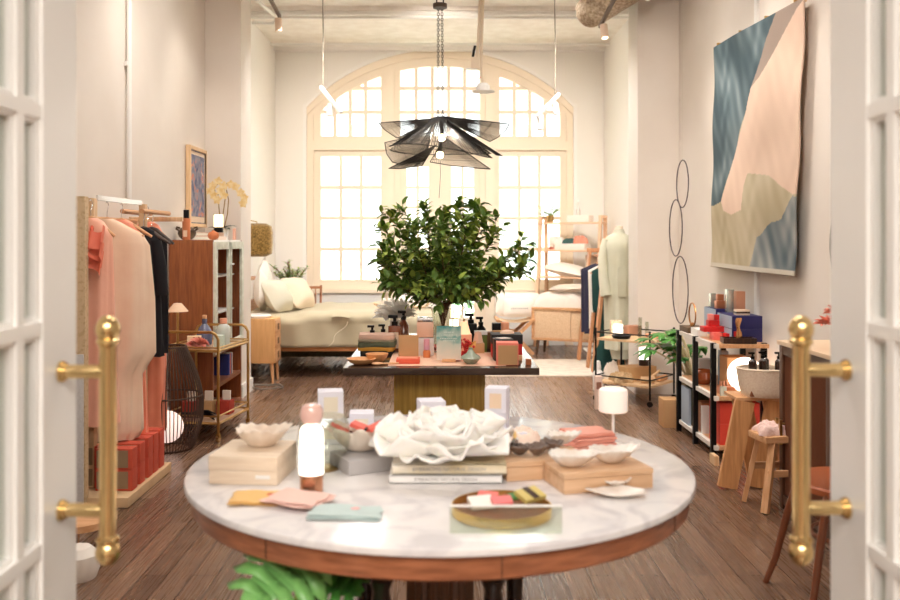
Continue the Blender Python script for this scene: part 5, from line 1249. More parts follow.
# a clear slab stands before the tray
MB().box((0, 0, .0605), (.252, .0125, .001)).build('edge_highlight', WHITEP, bpy.data.objects['acrylic_slab'])  # white strip painted as the bright highlight along the slab's top
def monstera(mb, base, d, up, L, W):
    d = Vector(d).normalized(); up = Vector(up).normalized(); sd = d.cross(up).normalized(); up = sd.cross(d); base = Vector(base)
    out = []
    for s in (1, -1):
        n = 5
        for k in range(n + 1):
            q0, q1 = .02 + .94 * k / (n + 1), .02 + .94 * (k + 1) / (n + 1)
            w0, w1 = [W * .42 * (sin(pi * min(1, q * .85 + .12)) ** .8) for q in (q0, q1)]
            mb._add([base + d * L * q0, base + d * L * (q0 + .06) + sd * s * w0 + up * .012, base + d * L * (q1 + .06) + sd * s * w1 + up * .012, base + d * L * q1], [(0, 1, 2, 3)])
        for k in range(n):
            a0 = .04 + .90 * k / n; a1 = a0 + .90 / n * .50
            am = (a0 + a1) / 2
            w = W * (sin(pi * (am * .80 + .16)) ** .8)
            tip = base + d * L * (am + .14) + sd * s * w - up * (.10 * L * (w / W) ** 2)
            p0 = base + d * L * a0; p1 = base + d * L * (a1 + .03)
            tp0 = base + d * L * (am + .04) + sd * s * w * .72 + up * .01; tp1 = base + d * L * (am + .20) + sd * s * w * .70 + up * .004
            m0 = p0.lerp(tp0, .5) + up * .015; m1 = p1.lerp(tp1, .5) + up * .018
            mb._add([p0, m0, tp0, tip, tp1, m1, p1], [(0, 1, 5, 6), (1, 2, 4, 5), (2, 3, 4)])
    mb.tube([base, base + d * L * 1.0], [.003, .001], 5)
random.seed(5)
for b_, d, up, L, W in (((.14, -.04, .672), (-.66, -.72, -.34), (-.1, -.9, 1), .23, .13), ((.10, -.05, .62), (.9, -.35, -.25), (0, -.5, 1), .16, .09), ((0, .05, .33), (.7, .5, .1), (0, -.2, 1), .2, .1), ((-.05, 0, .32), (-.9, .2, .0), (0, -.2, 1), .2, .11), ((.1, 0, .38), (1, .05, .1), (0, -.3, 1), .24, .10)):
    s_ = MB().tube([(0, 0, .18), (b_[0] * .5, b_[1] * .5, b_[2] * .7), b_], .006, 6).build('stem', GREEN2, t)
    mb = MB(); monstera(mb, b_, d, up, L, W); mb.build('leaf', mat('monstera green', (104, 164, 88), .35, c2=(128, 186, 104), scale=5, coat=.2) if L > .2 else DKGREEN, s_, smooth=50, solid=.001)

# ================================================================== pendant lamp
PX, PY, PZ = .0, 5.2, 1.42
t = thing('wire_pendant', 'black wire pendant lamp of overlapping fans with two lit bulbs', 'lamp', (0, 5.2, 0))
WIRE = mat('black wire', (30, 26, 24), .5, .3)
sc = 5.2 / F
def pp(px, py, dy=0.0): return Vector(((px - 440) * sc, dy, EYE + (240 - py) * sc))
def fan(ap0, ap1, rim, n=26, r=.0019):
    """wires from a short inner bar to an outer rim polyline"""
    mb = MB(); mb.tube(rim, .0028, 6)
    m = len(rim) - 1
    for k in range(n + 1):
        f = k / n; q = f * m; i = min(int(q), m - 1)
        e = Vector(rim[i]).lerp(Vector(rim[i + 1]), q - i); s_ = Vector(ap0).lerp(Vector(ap1), f)
        mb.tube([s_, e], r, 4)
    mb.tube([ap0, ap1], .003, 6)
    mb.tube([ap0, rim[0]], .0026, 6); mb.tube([ap1, rim[-1]], .0026, 6)
    for q in (.45, .75):
        mb.tube([Vector(ap0).lerp(Vector(ap1), k / 8).lerp(Vector(rim[0]).lerp(Vector(rim[-1]), k / 8), q) for k in range(9)], .0014, 4)
    mb.build('wire_fan', WIRE, t, smooth=60)
def ring_pts(c, rx, ry, z, a0, a1, n=14, tz=0): return [Vector((c[0] + rx * cos(a0 + (a1 - a0) * k / n), c[1] + ry * sin(a0 + (a1 - a0) * k / n), z + tz * sin(pi * k / n))) for k in range(n + 1)]
# upper left blade, upper right blade
fan(pp(436, 119, -.03), pp(430, 119, .12), [pp(379, 124, -.05), pp(384, 128, .1), pp(395, 134, .2), pp(404, 134, .28)], 24)
fan(pp(443, 117, -.03), pp(450, 120, .12), [pp(509, 125, -.05), pp(507, 129, .06), pp(500, 134, .16), pp(492, 137, .24)], 24)
# main cone in three overlapping skirts
apx = pp(441, 117)
def skirt(a0, a1, r, zpy, drop, n=40, r0=.03, tilt=(0, 0), dz=0):
    top = [Vector((r0 * cos(a0 + (a1 - a0) * k / 10), r0 * sin(a0 + (a1 - a0) * k / 10), apx.z + dz)) for k in range(11)]
    rim = []
    for k in range(19):
        a = a0 + (a1 - a0) * k / 18; rr = r * (1 + .08 * sin(3 * a))
        rim.append(Vector((rr * cos(a), rr * sin(a), EYE + (240 - zpy) * sc + tilt[0] * cos(a) + tilt[1] * sin(a) + drop * sin(a * 2))))
    mb = MB(); mb.tube(rim, .0028, 6)
    for k in range(n + 1):
        f = k / n; q = f * 18; i = min(int(q), 17); e = rim[i].lerp(rim[i + 1], q - i)
        q2 = f * 10; j = min(int(q2), 9); s_ = top[j].lerp(top[j + 1], q2 - j)
        mb.tube([s_, e], .0017, 4)
    for q in (.35, .62, .85):
        mb.tube([top[int(k * 10 / 18)].lerp(rim[k], q) for k in range(19)], .0013, 4)
    mb.build('wire_fan', WIRE, t, smooth=60)
skirt(-pi * .95, -pi * .02, .315, 153, .01, 60, tilt=(-.03, .0))
skirt(.1, pi * .9, .30, 150, .012, 52, tilt=(-.02, 0))
fan(pp(432, 134, -.1), pp(426, 150, .12), [pp(385, 143, -.02), pp(386, 153, .06), pp(391, 160, .14), pp(402, 162, .2)], 26)
fan(pp(436, 148, -.16), pp(430, 152, .05), [pp(390, 170, -.12), pp(400, 169, -.02), pp(412, 166, .08), pp(422, 164, .1)], 26)
fan(pp(446, 122, -.1), pp(452, 134, .08), [pp(501, 158, -.12), pp(496, 155, 0), pp(493, 150, .1), pp(495, 148, .16)], 28)
fan(pp(444, 140, -.16), pp(436, 152, .0), [pp(489, 171, -.14), pp(474, 169, -.08), pp(452, 166, -.02), pp(430, 162, .0)], 30)
for px, py in ((442, 138), (440, 155)):
    MB().ball(pp(px, py), .021, 16, 12).build('bulb', BULB, t)
MB().cyl(pp(442, 134), pp(441, 119), .012).cyl(pp(440, 151), pp(440, 142), .010).tube([pp(440, 160), pp(440.5, 175), pp(439, 198)], .0015, 5).build('lamp_socket', WIRE, t)
def chain(p0, p1, n, name, par, r=.0022):
    mb = MB(); p0, p1 = Vector(p0), Vector(p1)
    for k in range(n):
        c = p0.lerp(p1, (k + .5) / n); L = (p1 - p0).length / n * .62; w = .007; fl_ = k % 2
        pts = [c + Vector((w * cos(a) * (1 if fl_ else 0), w * cos(a) * (0 if fl_ else 1), L * sin(a))) for a in [2 * pi * q / 10 for q in range(10)]]
        mb.tube(pts, r, 5, True)
    mb.build(name, WIRE, par, smooth=60)
zc = EYE + (240 - 6) * sc
chain((-.012, 0, pp(440, 118).z), (-.010, 0, zc - .01), 42, 'hanging_chain', t); chain((.016, 0, pp(440, 118).z), (.012, 0, zc - .01), 42, 'hanging_chain', t)
MB().cyl((0, 0, zc - .012), (0, 0, zc + .012), .042, n=32).build('canopy_disc', mat('dark bronze disc', (78, 62, 46), .5, .4), t)
for x in (-.02, .02): MB().cyl((x, 0, zc), (x, 0, CH - .001), .004, n=8).build('suspension_rod', WIRE, t)
# ================================================================== right side
# black tiered trolley
A = Vector((1.78, 7.42, 0)); TR = math.atan2(.36, .30)      # local x towards C, local y towards B
ctr = Vector((1.73, 7.765, 0))
t = thing('tiered_trolley', 'black framed two tier trolley on casters near the right pier', 'trolley', ctr, TR)
w, d = .47, .52
for x in (-w / 2, w / 2):
    for y in (-d / 2, d / 2):
        MB().cyl((x, y, .055), (x, y, .63), .0085, n=10).ball((x, y, .635), .011, 10, 8).build('post', BLACKM, t)
        c_ = MB().cyl((x - .009, y, .024), (x + .009, y, .024), .024, n=18).build('caster', BLACKM, t)
for z in (.545, .165):
    MB().box((0, 0, z), (w - .01, d - .01, .02), ch=.003).build('shelf', PINEX, t)
    mb = MB()
    for y in (-d / 2, d / 2): mb.cyl((-w / 2, y, z + .06), (w / 2, y, z + .06), .006, n=8)
    for x in (-w / 2, w / 2): mb.cyl((x, -d / 2, z + .06), (x, d / 2, z + .06), .006, n=8)
    mb.build('guard_rail', BLACKM, t)
TM = Matrix.Rotation(TR, 4, 'Z')
def tr(x, y, z): return TM @ Vector((x, y, 0)) + ctr + Vector((0, 0, z))
TT = .5555
tag(MB().lathe([(0, 0), (.07, 0), (.085, .022), (.08, .03), (.06, .012), (0, .01)]).build('black_dish', BLACKM, loc=tr(-.14, .06, TT)), 'round black dish on the trolley top', 'dish')
t = thing('glowing_candle', 'glowing white drum lamp standing on the trolley top', 'lamp', tr(-.05, .14, TT))
MB().cyl((0, 0, 0), (0, 0, .015), .04, n=24).build('base', BLACKM, t); MB().cyl((0, 0, .015), (0, 0, .11), .042, n=28).build('drum_shade', GLOWW, t)
tag(MB().box((0, 0, .07), (.10, .05, .14), ch=.003).build('patterned_box', mat('dotted cream', (236, 214, 186), .7, c2=(196, 160, 120), scale=70, contrast=(.55, .6)), loc=tr(.02, .2, TT), rz=.1), 'cream dotted box behind the drum lamp on the trolley', 'box')
for i, (x, y, h) in enumerate(((.12, .0, .17), (.15, -.05, .13), (.07, -.02, .10))):
    g = tag(MB().lathe([(.014, 0), (.016, .02), (.016, h)], n=16).build('glass_tube', CLEAR, solid=.001, loc=tr(x - .02, y, TT + .001)), ['tallest clear glass tube on the trolley top', 'middle clear glass tube on the trolley top', 'shortest clear glass tube on the trolley top'][i], 'glass')
tag(MB().box((0, 0, .045), (.13, .09, .09), ch=.003).build('brown_box', mat('rosy brown card', (178, 132, 108), .6), loc=tr(.15, .1, TT), rz=.3), 'rosy brown box at the back of the trolley top', 'box')
tag(MB().box((0, 0, .02), (.09, .06, .04), ch=.003).build('small_box', SALM, loc=tr(.04, -.14, TT), rz=.3), 'low salmon box at the trolley top front', 'box')
tag(MB().box((0, 0, .02), (.07, .05, .04), ch=.003).build('small_box', PINEX, loc=tr(.16, -.14, TT), rz=.3), 'low pale wooden box at the trolley top front', 'box')
LT = .1755
tag(MB().box((0, 0, .06), (.30, .18, .12), ch=.004).build('wooden_crate', mat('tan crate', (206, 166, 118), .6), loc=tr(.07, .02, LT), rz=.35), 'tan wooden crate on the lower trolley shelf', 'crate')
t = thing('lantern_lamp', 'small glowing lantern with dark base on the trolley crate', 'lamp', tr(.13, -.02, LT + .1205))
MB().cyl((0, 0, 0), (0, 0, .055), .044, n=24).build('base', DARKW, t); MB().cyl((0, 0, .055), (0, 0, .16), .042, n=24).build('glass_shade', GLOWW, t)
crumple('cane_cushion', 'rumpled beige woven cloth on the lower trolley shelf', 'cloth', tr(-.12, .06, LT), (.22, .26, .09), mat('beige weave', (206, 176, 136), .8, c2=(180, 148, 108), scale=60), 21)
t = thing('wooden_roller', 'pale wooden mallet with round head leaning on the crate', 'tool', tr(-.05, -.19, LT))
MB().cyl((-.10, 0, .03), (.02, 0, .03), .028).build('head', PINEX, t); MB().tube([(-.04, 0, .03), (.08, .06, .10)], .011).build('handle', PINEX, t)
tag(MB().cyl((-.07, 0, .025), (.07, 0, .025), .024).build('wooden_cylinder', OAK, loc=tr(.12, -.2, LT), rz=TR), 'small wooden cylinder at the right front of the lower shelf', 'cylinder')
crumple('white_pouch', 'white puffed pouch at the back of the lower trolley shelf', 'pouch', tr(-.05, .2, LT), (.16, .10, .17), LINEN, 23)
# pump bottle tag seen above the white lamp
t = thing('label_box', 'tall pale pink box with printed label on the floor left of the trolley', 'box', (1.33, 7.35, 0))
MB().box((0, 0, .14), (.06, .05, .28), ch=.002).build('box_body', mat('pale pink box', (232, 206, 192), .6), t); MB().box((0, -.026, .2), (.04, .002, .06)).build('printed_label', mat('brown print', (150, 100, 80), .6), t)
bottle('white pump topped bottle on the floor behind the trolley', (1.50, 8.3, 0), [(0, 0), (.05, 0), (.05, .16), (.02, .2), (0, .2)], WHITEP, [(0, .2), (.03, .202), (.02, .27), (0, .28)], WHITEP)
# ---- black framed console on the right wall
X0, X1, Y0, Y1 = 1.78, 2.13, 5.66, 6.58
t = thing('console_shelf', 'black framed wall console with three pale edged wooden shelves', 'console', ((X0 + X1) / 2, (Y0 + Y1) / 2, 0))
hx, hy = (X1 - X0) / 2, (Y1 - Y0) / 2
for x in (-hx, hx - .02):
    for i, y in enumerate((-hy + .04, -.02, hy - .06)):
        MB().box((x, y, .375), (.034, .028, .75), ch=.002).build('post', BLACKM, t)
for z in (.745, .405, .085):
    s_ = MB().box((0, 0, z - .013), (2 * hx, 2 * hy, .026), ch=.002).build('shelf', OAKY, t)
    MB().box((-hx + .012, 0, z - .013), (.028, 2 * hy + .002, .028)).build('pale_edge', mat('pale shelf edge', (232, 226, 218), .5), s_)
CTZ = .7458
def cs(px, py, z=CTZ): return on(px, py, z)
def cbox(name, lab, loc, d, m, rz=0, cat='box', group=None):
    return tag(MB().box((0, 0, d[2] / 2), d, ch=.0015).build(name, m, loc=loc, rz=rz), lab, cat, group)
def two_box(lab, loc, d, m, m2, rz=0):
    t = thing('navy_box', lab, 'box', loc, rz, 'navy boxes on the console')
    MB().box((0, 0, d[2] / 2), d, ch=.0015).build('box_body', m, t); MB().box((-d[0] / 2 - .002, 0, d[2] / 2), (.004, d[1] - .004, d[2] - .004)).build('pale_side', m2, t)
    return t
two_box('large navy box with pale blue side, lower one on the console', (2.03, 5.93, CTZ), (.20, .30, .085), NAVY, PALEB)
two_box('large navy box with pale blue side, upper one on the console', (2.03, 5.93, CTZ + .086), (.20, .30, .085), NAVY, PALEB)
two_box('navy box with pale blue side farther along the console', (2.03, 6.25, CTZ), (.20, .26, .19), NAVY, PALEB)
NT = CTZ + .172
def metalbox(lab, loc, d, m): return cbox('foil_box', lab, loc, d, m)
ROSE = mat('rose foil', (206, 150, 122), .35, .5); SILV = mat('silver foil', (214, 222, 212), .25, .7)
cbox('foil_box', 'tall rose foil box on the navy boxes', (2.06, 6.02, NT + .0005), (.06, .06, .15), ROSE)
cbox('foil_box', 'tall silver foil box beside the tall rose one', (2.015, 6.09, NT - .0), (.05, .05, .16), SILV)
cbox('foil_box', 'copper foil cube, lower on the far navy box', (1.985, 6.19, CTZ + .1905), (.07, .06, .055), mat('copper foil', (196, 126, 90), .35, .6))
cbox('foil_box', 'small copper cube on the copper foil cube', (1.98, 6.19, CTZ + .246), (.045, .04, .045), mat('copper foil'))
cbox('foil_box', 'silver green foil box at the far end of the navy boxes', (1.965, 6.31, CTZ + .1905), (.04, .05, .10), SILV)
t = thing('wooden_purse', 'small pale box with brown band on the near navy box', 'box', (2.02, 5.86, NT + .0005)); MB().box((0, 0, .018), (.09, .06, .036), ch=.004).build('box_body', mat('cream label'), t); MB().box((0, 0, .018), (.092, .062, .012)).build('brown_band', DARKW, t)
# red boxes
for i, (x, y, z, dd, c, lab) in enumerate(((1.87, 5.93, 0, (.06, .09, .05), (244, 120, 110), 'pink ended red box at the bottom left of the red pile'), (1.93, 5.86, 0, (.05, .08, .05), (206, 40, 38), 'red box at the bottom right of the red pile'), (1.86, 5.98, .051, (.14, .10, .034), (206, 40, 38), 'wide flat red box in the middle of the red pile'), (1.965, 5.80, .0, (.05, .05, .07), (206, 40, 38), 'small upright red box right of the pile'), (1.87, 6.0, .086, (.075, .06, .04), (200, 36, 36), 'red box on the wide flat one'), (1.855, 6.0, .127, (.035, .04, .04), (248, 150, 140), 'small pink box topping the red pile'), (1.895, 6.0, .127, (.03, .04, .035), (200, 36, 36), 'tiny red box beside the topmost pink one'))):
    cbox('red_box', lab, (x, y, CTZ + z), dd, mat('red tone %d' % i, c, .5), group='pile of red boxes')
t = thing('wooden_tray', 'dark square tray with a small leaf at the console near end', 'tray', (1.95, 5.72, CTZ), -.1)
MB().box((0, 0, .008), (.21, .10, .014), ch=.003).box((0, -.048, .022), (.21, .01, .03)).box((0, .048, .022), (.21, .01, .03)).box((-.10, 0, .022), (.01, .10, .03)).box((.10, 0, .022), (.01, .10, .03)).build('tray', DARKW, t)
t = thing('gold_ornament', 'upright gold twisted ornament standing in the dark tray', 'ornament', (1.95, 5.715, CTZ + .0155))
MB().cyl((0, 0, 0), (0, 0, .01), .022).build('base', BRASSD, t)
MB().surf(lambda u, v: Vector((.016 * cos(2 * pi * u) * (1 + .3 * sin(9 * v)) + .004 * sin(7 * v), .010 * sin(2 * pi * u), .01 + .14 * v)), 16, 24, True).build('twisted_body', mat('rose gold', (226, 170, 120), .25, .9), t)
t = thing('ring_sculpture', 'thin brass ring on a dark block at the console far end', 'sculpture', (1.86, 6.43, CTZ))
MB().box((0, 0, .02), (.14, .22, .04), ch=.003).build('block', mat('dark brown block', (96, 72, 48), .6), t)
MB().tube([(.0 + .0 * a, .02 + .085 * cos(a * pi / 12), .125 + .085 * sin(a * pi / 12)) for a in range(24)], .006, 8, True).ball((0, .02, .05), .018, 12, 8).build('ring', mat('bronze ring', (176, 120, 70), .3, .8), t)
cbox('white_box', 'white box standing between the ring and the red pile', (1.83, 6.18, CTZ), (.07, .16, .05), WHITEP)
# middle shelf
MZ = .4058
t = thing('globe_lamp', 'large glowing white globe lamp on the console middle shelf', 'lamp', (2.01, 5.76, MZ))
MB().cyl((0, 0, 0), (0, 0, .012), .06, n=28).build('base', WHITEP, t); MB().ball((0, 0, .127), .115, 32, 20).build('glowing_globe', GLOWW, t)
t = thing('amber_bowl', 'round amber bowl on the console middle shelf', 'bowl', (1.86, 6.18, MZ)); MB().lathe([(0, 0), (.04, 0), (.075, .04), (.07, .085), (.05, .1), (.045, .095), (0, .03)]).build('bowl', mat('amber bowl glass', (150, 76, 36), .2, coat=.6), t)
cbox('copper_box', 'copper ribbed candle box on the middle shelf', (1.89, 5.78, MZ), (.10, .08, .05), mat('copper foil'))
for k in range(4): tag(MB().cyl((0, 0, 0), (0, 0, .03), .009, n=10).build('tea_candle', ROSE, loc=(1.855 + .022 * k, 5.79, MZ + .0505)), 'tiny rose candle, one of four on the copper box', 'candle', 'tiny candles on the copper box')
cbox('kraft_box', 'large kraft box at the back of the middle shelf', (2.02, 5.99, MZ), (.16, .16, .22), KRAFT)
cbox('label_box', 'pale grey box with printed label on the middle shelf', (1.9, 6.30, MZ), (.10, .10, .16), mat('grey card', (186, 182, 176), .6))
cbox('blue_box', 'pale blue box standing at the middle shelf back', (1.98, 6.12, MZ), (.05, .08, .24), PALEB)
cbox('glass_jar', 'small clear jar at the middle shelf front edge', (1.845, 5.70, MZ), (.035, .035, .06), mat('pale glass', (214, 220, 206), .2, coat=.4))
# lower shelf
LZ2 = .0858
cbox('storage_box', 'tall dark green box with pale side, lower shelf far end', (1.92, 6.38, LZ2), (.22, .20, .26), mat('dark green card', (56, 66, 46), .6))
cbox('storage_box', 'pale grey box side beside the dark green box', (1.795, 6.38, LZ2), (.02, .19, .26), PALEB)
cbox('storage_box', 'brown box in the middle of the lower shelf', (1.9, 6.14, LZ2), (.16, .12, .20), mat('brown card 2', (160, 104, 72), .6))
cbox('storage_box', 'narrow pale box beside the brown box on the lower shelf', (1.83, 6.04, LZ2), (.05, .03, .19), WHITEP)
for k in range(2): cbox('storage_box', ['coral red box, lower of two at the near end of the bottom shelf', 'coral red box, upper of two at the near end of the bottom shelf'][k], (1.95, 5.80, LZ2 + .137 * k), (.26, .22, .135), mat('bright coral card', (226, 76, 60), .5), group='coral boxes on the bottom shelf')
cbox('kraft_box', 'kraft box on the floor between console and trolley', (1.755, 6.69, 0), (.13, .16, .21), KRAFT, rz=0)
cbox('door_wedge', 'small pale wooden wedge on the floor at the console foot', (1.74, 5.55, 0), (.03, .10, .06), PINE)
# big leafed plant behind console
t = thing('potted_plant', 'large leafed dark green plant between the trolley and the console', 'plant', (1.98, 6.86, 0))
MB().lathe([(0, 0), (.10, 0), (.13, .30), (.12, .30), (.11, .26), (0, .26)]).build('pot', mat('grey basket pot', (170, 150, 126), .8), t)
rnd = random.Random(31)
for k in range(17):
    a = rnd.uniform(0, 2 * pi) if k > 8 else pi + rnd.uniform(-.9, .6); r = rnd.uniform(.08, .36); z = rnd.uniform(.50, .70)
    if cos(a) * r > .04: r = .04 / cos(a)
    e = Vector((cos(a) * r, sin(a) * r, z))
    s_ = MB().tube([(0.02 * cos(k), .02 * sin(k), .25), (e.x * .35, e.y * .35, z * .8), e], .007, 6).build('stem', mat('pale stem', (206, 190, 150), .6), t)
    mb = MB()
    for q in range(6):
        aa = a + (q - 2.5) * .5; mb.leaf(e, (min(cos(aa), -.05), sin(aa), rnd.uniform(-.35, .1)), (0, -.2, 1), rnd.uniform(.12, .17), .055, .12)
    mb.build('leaf', DKGREEN, s_, smooth=50, solid=.001)
# trestle bench, basket with bottles
t = thing('trestle_bench', 'pale wood bench on slanted plank trestles beside the console', 'bench', (1.87, 5.10, 0))
PLK = mat('oak plank', (222, 166, 112), .5, c2=(198, 140, 90), scale=4, stretch=(14, 14, 1.2), detail=6)
for xx in (-.11, .07):
    MB().bar((xx - .12, -.10, .006), (xx - .02, -.10, .50), .11, .028, up=(0, 1, 0)).build('leg', PLK, t)
    MB().bar((xx + .12, .08, .006), (xx + .02, .08, .50), .11, .028, up=(0, 1, 0)).build('leg', PLK, t)
MB().box((-.01, 0, .512), (.34, .22, .020), ch=.004).build('bench_top', OAK, t)
BK2 = mat('cream wicker', (244, 228, 206), .7, c2=(232, 212, 188), scale=90, bump=.15, bscale=90)
t = thing('wicker_basket', 'cream oval wicker basket on the trestle bench', 'basket', (1.87, 5.04, .5245))
n = 48; mb = MB()
mb.surf(lambda u, v: Vector((.155 * cos(2 * pi * u) * (.78 + .22 * v ** .6) * (1 + .01 * sin(40 * u * pi)), .115 * sin(2 * pi * u) * (.78 + .22 * v ** .6), .002 + .155 * v)), 64, 12, True)
mb.f.append(list(range(63, -1, -1))); mb.mi.append(0); mb.build('basket_body', BK2, t, solid=.008)
MB().tube([(.156 * cos(a * pi / 16), .116 * sin(a * pi / 16), .158) for a in range(32)], .007, 6, True).build('rim', BK2, t)
for i, (x, y, lab) in enumerate(((-.07, -.03, 'dark pump bottle at the left in the cream basket'), (.0, -.0, 'dark pump bottle second in the cream basket'), (.03, .05, 'dark pump bottle behind in the cream basket'), (.085, -.02, 'dark pump bottle at the right in the cream basket'))):
    pump(lab, (1.86 + x, 5.04 + y, .655), .023, .085, mat('dark brown glass', (50, 34, 28), .15, coat=.6), 'dark pump bottles in the basket', label=False)
crumple('basket_lining', 'amber coloured filling in the cream wicker basket', 'cloth', (1.87, 5.04, .530), (.24, .17, .145), mat('amber filling', (140, 84, 56), .6), 33)
# small stool with pink towel
t = thing('step_stool', 'small pale oak stool with splayed legs and pink towel on it', 'stool', (1.79, 4.66, 0), .15)
MB().box((0, 0, .375), (.22, .19, .035), ch=.006).build('seat', OAK, t)
for sx in (-1, 1):
    for sy in (-1, 1):
        MB().bar((sx * .125, sy * .11, .004), (sx * .06, sy * .075, .36), .038, .024).build('leg', OAKZ, t)
for sy in (-1, 1): MB().box((0, sy * .09, .20), (.20, .02, .035), ch=.003).build('stretcher', OAK, t)
crumple('pink_towel', 'blush pink towel folded on the small oak stool', 'towel', (1.78, 4.66, .3935), (.22, .18, .06), mat('blush towel', (240, 206, 196), .9, bump=.5, bscale=80), 41)
# dark cabinet near the right door
t = thing('wooden_cabinet', 'dark framed wooden cabinet with reeded front near the right door', 'cabinet', (2.09, 4.36, 0))
CX2, CY2 = .115, .30      # half width (x) and half length (y)
mb = MB()
for x in (-.26, .06):
    for y in (-CY2 + .02, CY2 - .02): mb.box((x, y, .43), (.045, .045, .86), ch=.004)
for z in (.05, .84): mb.box((-.26, 0, z), (.04, .56, .05)).box((.06, 0, z), (.04, .56, .05)).box((-.10, -.28, z), (.3, .04, .05)).box((-.10, .28, z), (.3, .04, .05))
mb.build('dark_frame', mat('cabinet dark frame', (90, 56, 38), .4, coat=.2), t)
MB().box((-.10, 0, .875), (.38, .64, .022), ch=.004).build('top', mat('pale cabinet top', (232, 204, 172), .5), t)
mb = MB()
for k in range(22): mb.cyl((-.265, -.245 + k * .0232, .08), (-.265, -.245 + k * .0232, .81), .0105, n=8)
mb.box((-.255, 0, .445), (.01, .52, .74)); mb.build('reeded_front', mat('reeded walnut', (112, 66, 44), .4, coat=.2), t)
MB().box((-.10, -.275, .445), (.29, .012, .76)).box((-.10, .275, .445), (.29, .012, .76)).build('side_panel', WALNZ, t)
for y in (.24, .29): MB().box((-.30, y, .41), (.014, .02, .13)).cyl((-.28, y, .455), (-.30, y, .455), .006).cyl((-.28, y, .365), (-.30, y, .365), .006).build('brass_handle', BRASSD, t)
t = thing('flower_arrangement', 'pink peonies in a white vase on the cabinet by the door', 'flowers', (1.93, 4.22, .8865))
MB().lathe([(0, 0), (.035, 0), (.045, .05), (.03, .09), (0, .09)]).build('vase', WHITEG, t)
mb = MB()
for k, c in enumerate(((0, 0, .14), (.07, .02, .12), (-.06, .02, .12), (.02, -.05, .10), (.0, .05, .17), (.09, -.03, .08))): rosette(mb, c, .06, 34, 50 + k)
mb.build('blossoms', mat('peony pink', (244, 170, 148), .7), t)
# wall mirror
t = thing('round_mirror', 'round dark rimmed mirror on the right wall behind the open door', 'mirror', (2.185, 4.66, 1.40))
mb = MB().tube([(-.01, .20 * cos(a * pi / 24), .27 * sin(a * pi / 24)) for a in range(48)], .012, 8, True); mb.build('mirror_rim', mat('bronze rim', (96, 82, 66), .4, .6), t)
MB().prism([(.195 * cos(a * pi / 24), .265 * sin(a * pi / 24)) for a in range(48)], -.012, -.006, 'yz').build('mirror_glass', mat('mirror silver', (220, 220, 220), .03, 1.0), t)
# bentwood chair behind the right door
t = thing('bentwood_chair', 'brown bentwood chair with round seat behind the right door', 'chair', (1.61, 3.42, 0), radians(-90))
BEN = mat('bentwood brown', (128, 70, 42), .3, coat=.5)
MB().lathe([(0, .455), (.20, .45), (.215, .455), (.215, .475), (.205, .482), (.17, .475), (0, .47)], n=48).build('seat', mat('seat brown', (176, 96, 58), .3, coat=.5), t)
for sx in (-1, 1):
    MB().tube([(sx * .13, -.15, .46), (sx * .16, -.19, .3), (sx * .185, -.225, .12), (sx * .21, -.26, .0)], [.017, .016, .014, .012], 12).build('leg', BEN, t)
    MB().tube([(sx * .14, .16, .46), (sx * .16, .20, .3), (sx * .18, .24, .12), (sx * .19, .28, .0)], [.017, .016, .014, .012], 12).build('leg', BEN, t)
MB().tube([(.15 * cos(a * pi / 16), .15 * sin(a * pi / 16), .27) for a in range(32)], .009, 8, True).build('leg_ring', BEN, t)
MB().tube([(-.15, .17, .46), (-.19, .21, .65), (-.17, .25, .85), (-.09, .28, .93), (0, .285, .95), (.09, .28, .93), (.17, .25, .85), (.19, .21, .65), (.15, .17, .46)], .014, 10).build('back_hoop', BEN, t)
MB().tube([(-.08, .18, .47), (-.11, .22, .65), (-.08, .25, .80), (0, .265, .85), (.08, .25, .80), (.11, .22, .65), (.08, .18, .47)], .010, 10).build('inner_hoop', BEN, t)

# ---- textile on the right wall
TLp, TRp, BLp, BRp = Vector((2.135, 6.80, 2.915)), Vector((2.135, 5.10, 2.835)), Vector((2.135, 6.88, 1.21)), Vector((2.135, 5.27, 1.20))
def inside(poly, x, y):
    c = False; n = len(poly); j = n - 1
    for i in range(n):
        if ((poly[i][1] > y) != (poly[j][1] > y)) and (x < (poly[j][0] - poly[i][0]) * (y - poly[i][1]) / (poly[j][1] - poly[i][1]) + poly[i][0]): c = not c
        j = i
    return c
def rnoise(x, y): return .5 + .25 * sin(7 * x + 3 * sin(5 * y)) + .15 * sin(19 * y + 4 * sin(11 * x)) + .1 * sin(43 * x + 31 * y)
# shapes in pixels of the photographed textile turned into cloth fractions: u 0 far edge .. 1 near edge, v 0 bottom .. 1 top
def T_(pts):
    r = []
    for x, y in pts:
        l = 85 - 20 * (y - 100) / 475; rr = 268 - 30 * y / 592; f = (x - l) / (rr - l); Yd = 1 / ((1 - f) / 6.84 + f / 5.18); u = (6.84 - Yd) / 1.66
        yt = 100 - 100 * (x - 85) / 183; yb = 575 + 17 * (x - 65) / 173; r.append((u, (yb - y) / (yb - yt)))
    return r
TEAL_P = T_([(60, 60), (85, 60), (230, -30), (215, 20), (160, 190), (150, 250), (125, 330), (105, 390), (92, 435), (78, 445), (60, 440)])
GREY_P = T_([(222, 10), (240, -20), (300, -40), (255, 22), (175, 168), (160, 190), (190, 90)])
PINK_P = T_([(300, -40), (255, 22), (175, 168), (160, 190), (150, 250), (125, 330), (105, 390), (92, 435), (97, 455), (115, 463), (138, 452), (143, 400), (150, 374), (190, 378), (215, 400), (240, 418), (290, 418), (300, 0)])
BLUE_P = T_([(290, 418), (240, 420), (215, 470), (165, 510), (145, 600), (290, 640)])
t = thing('textile_hanging', 'tall hanging textile with teal, blush and olive shapes on the right wall', 'textile', (0, 0, 0))
nu, nv = 150, 220
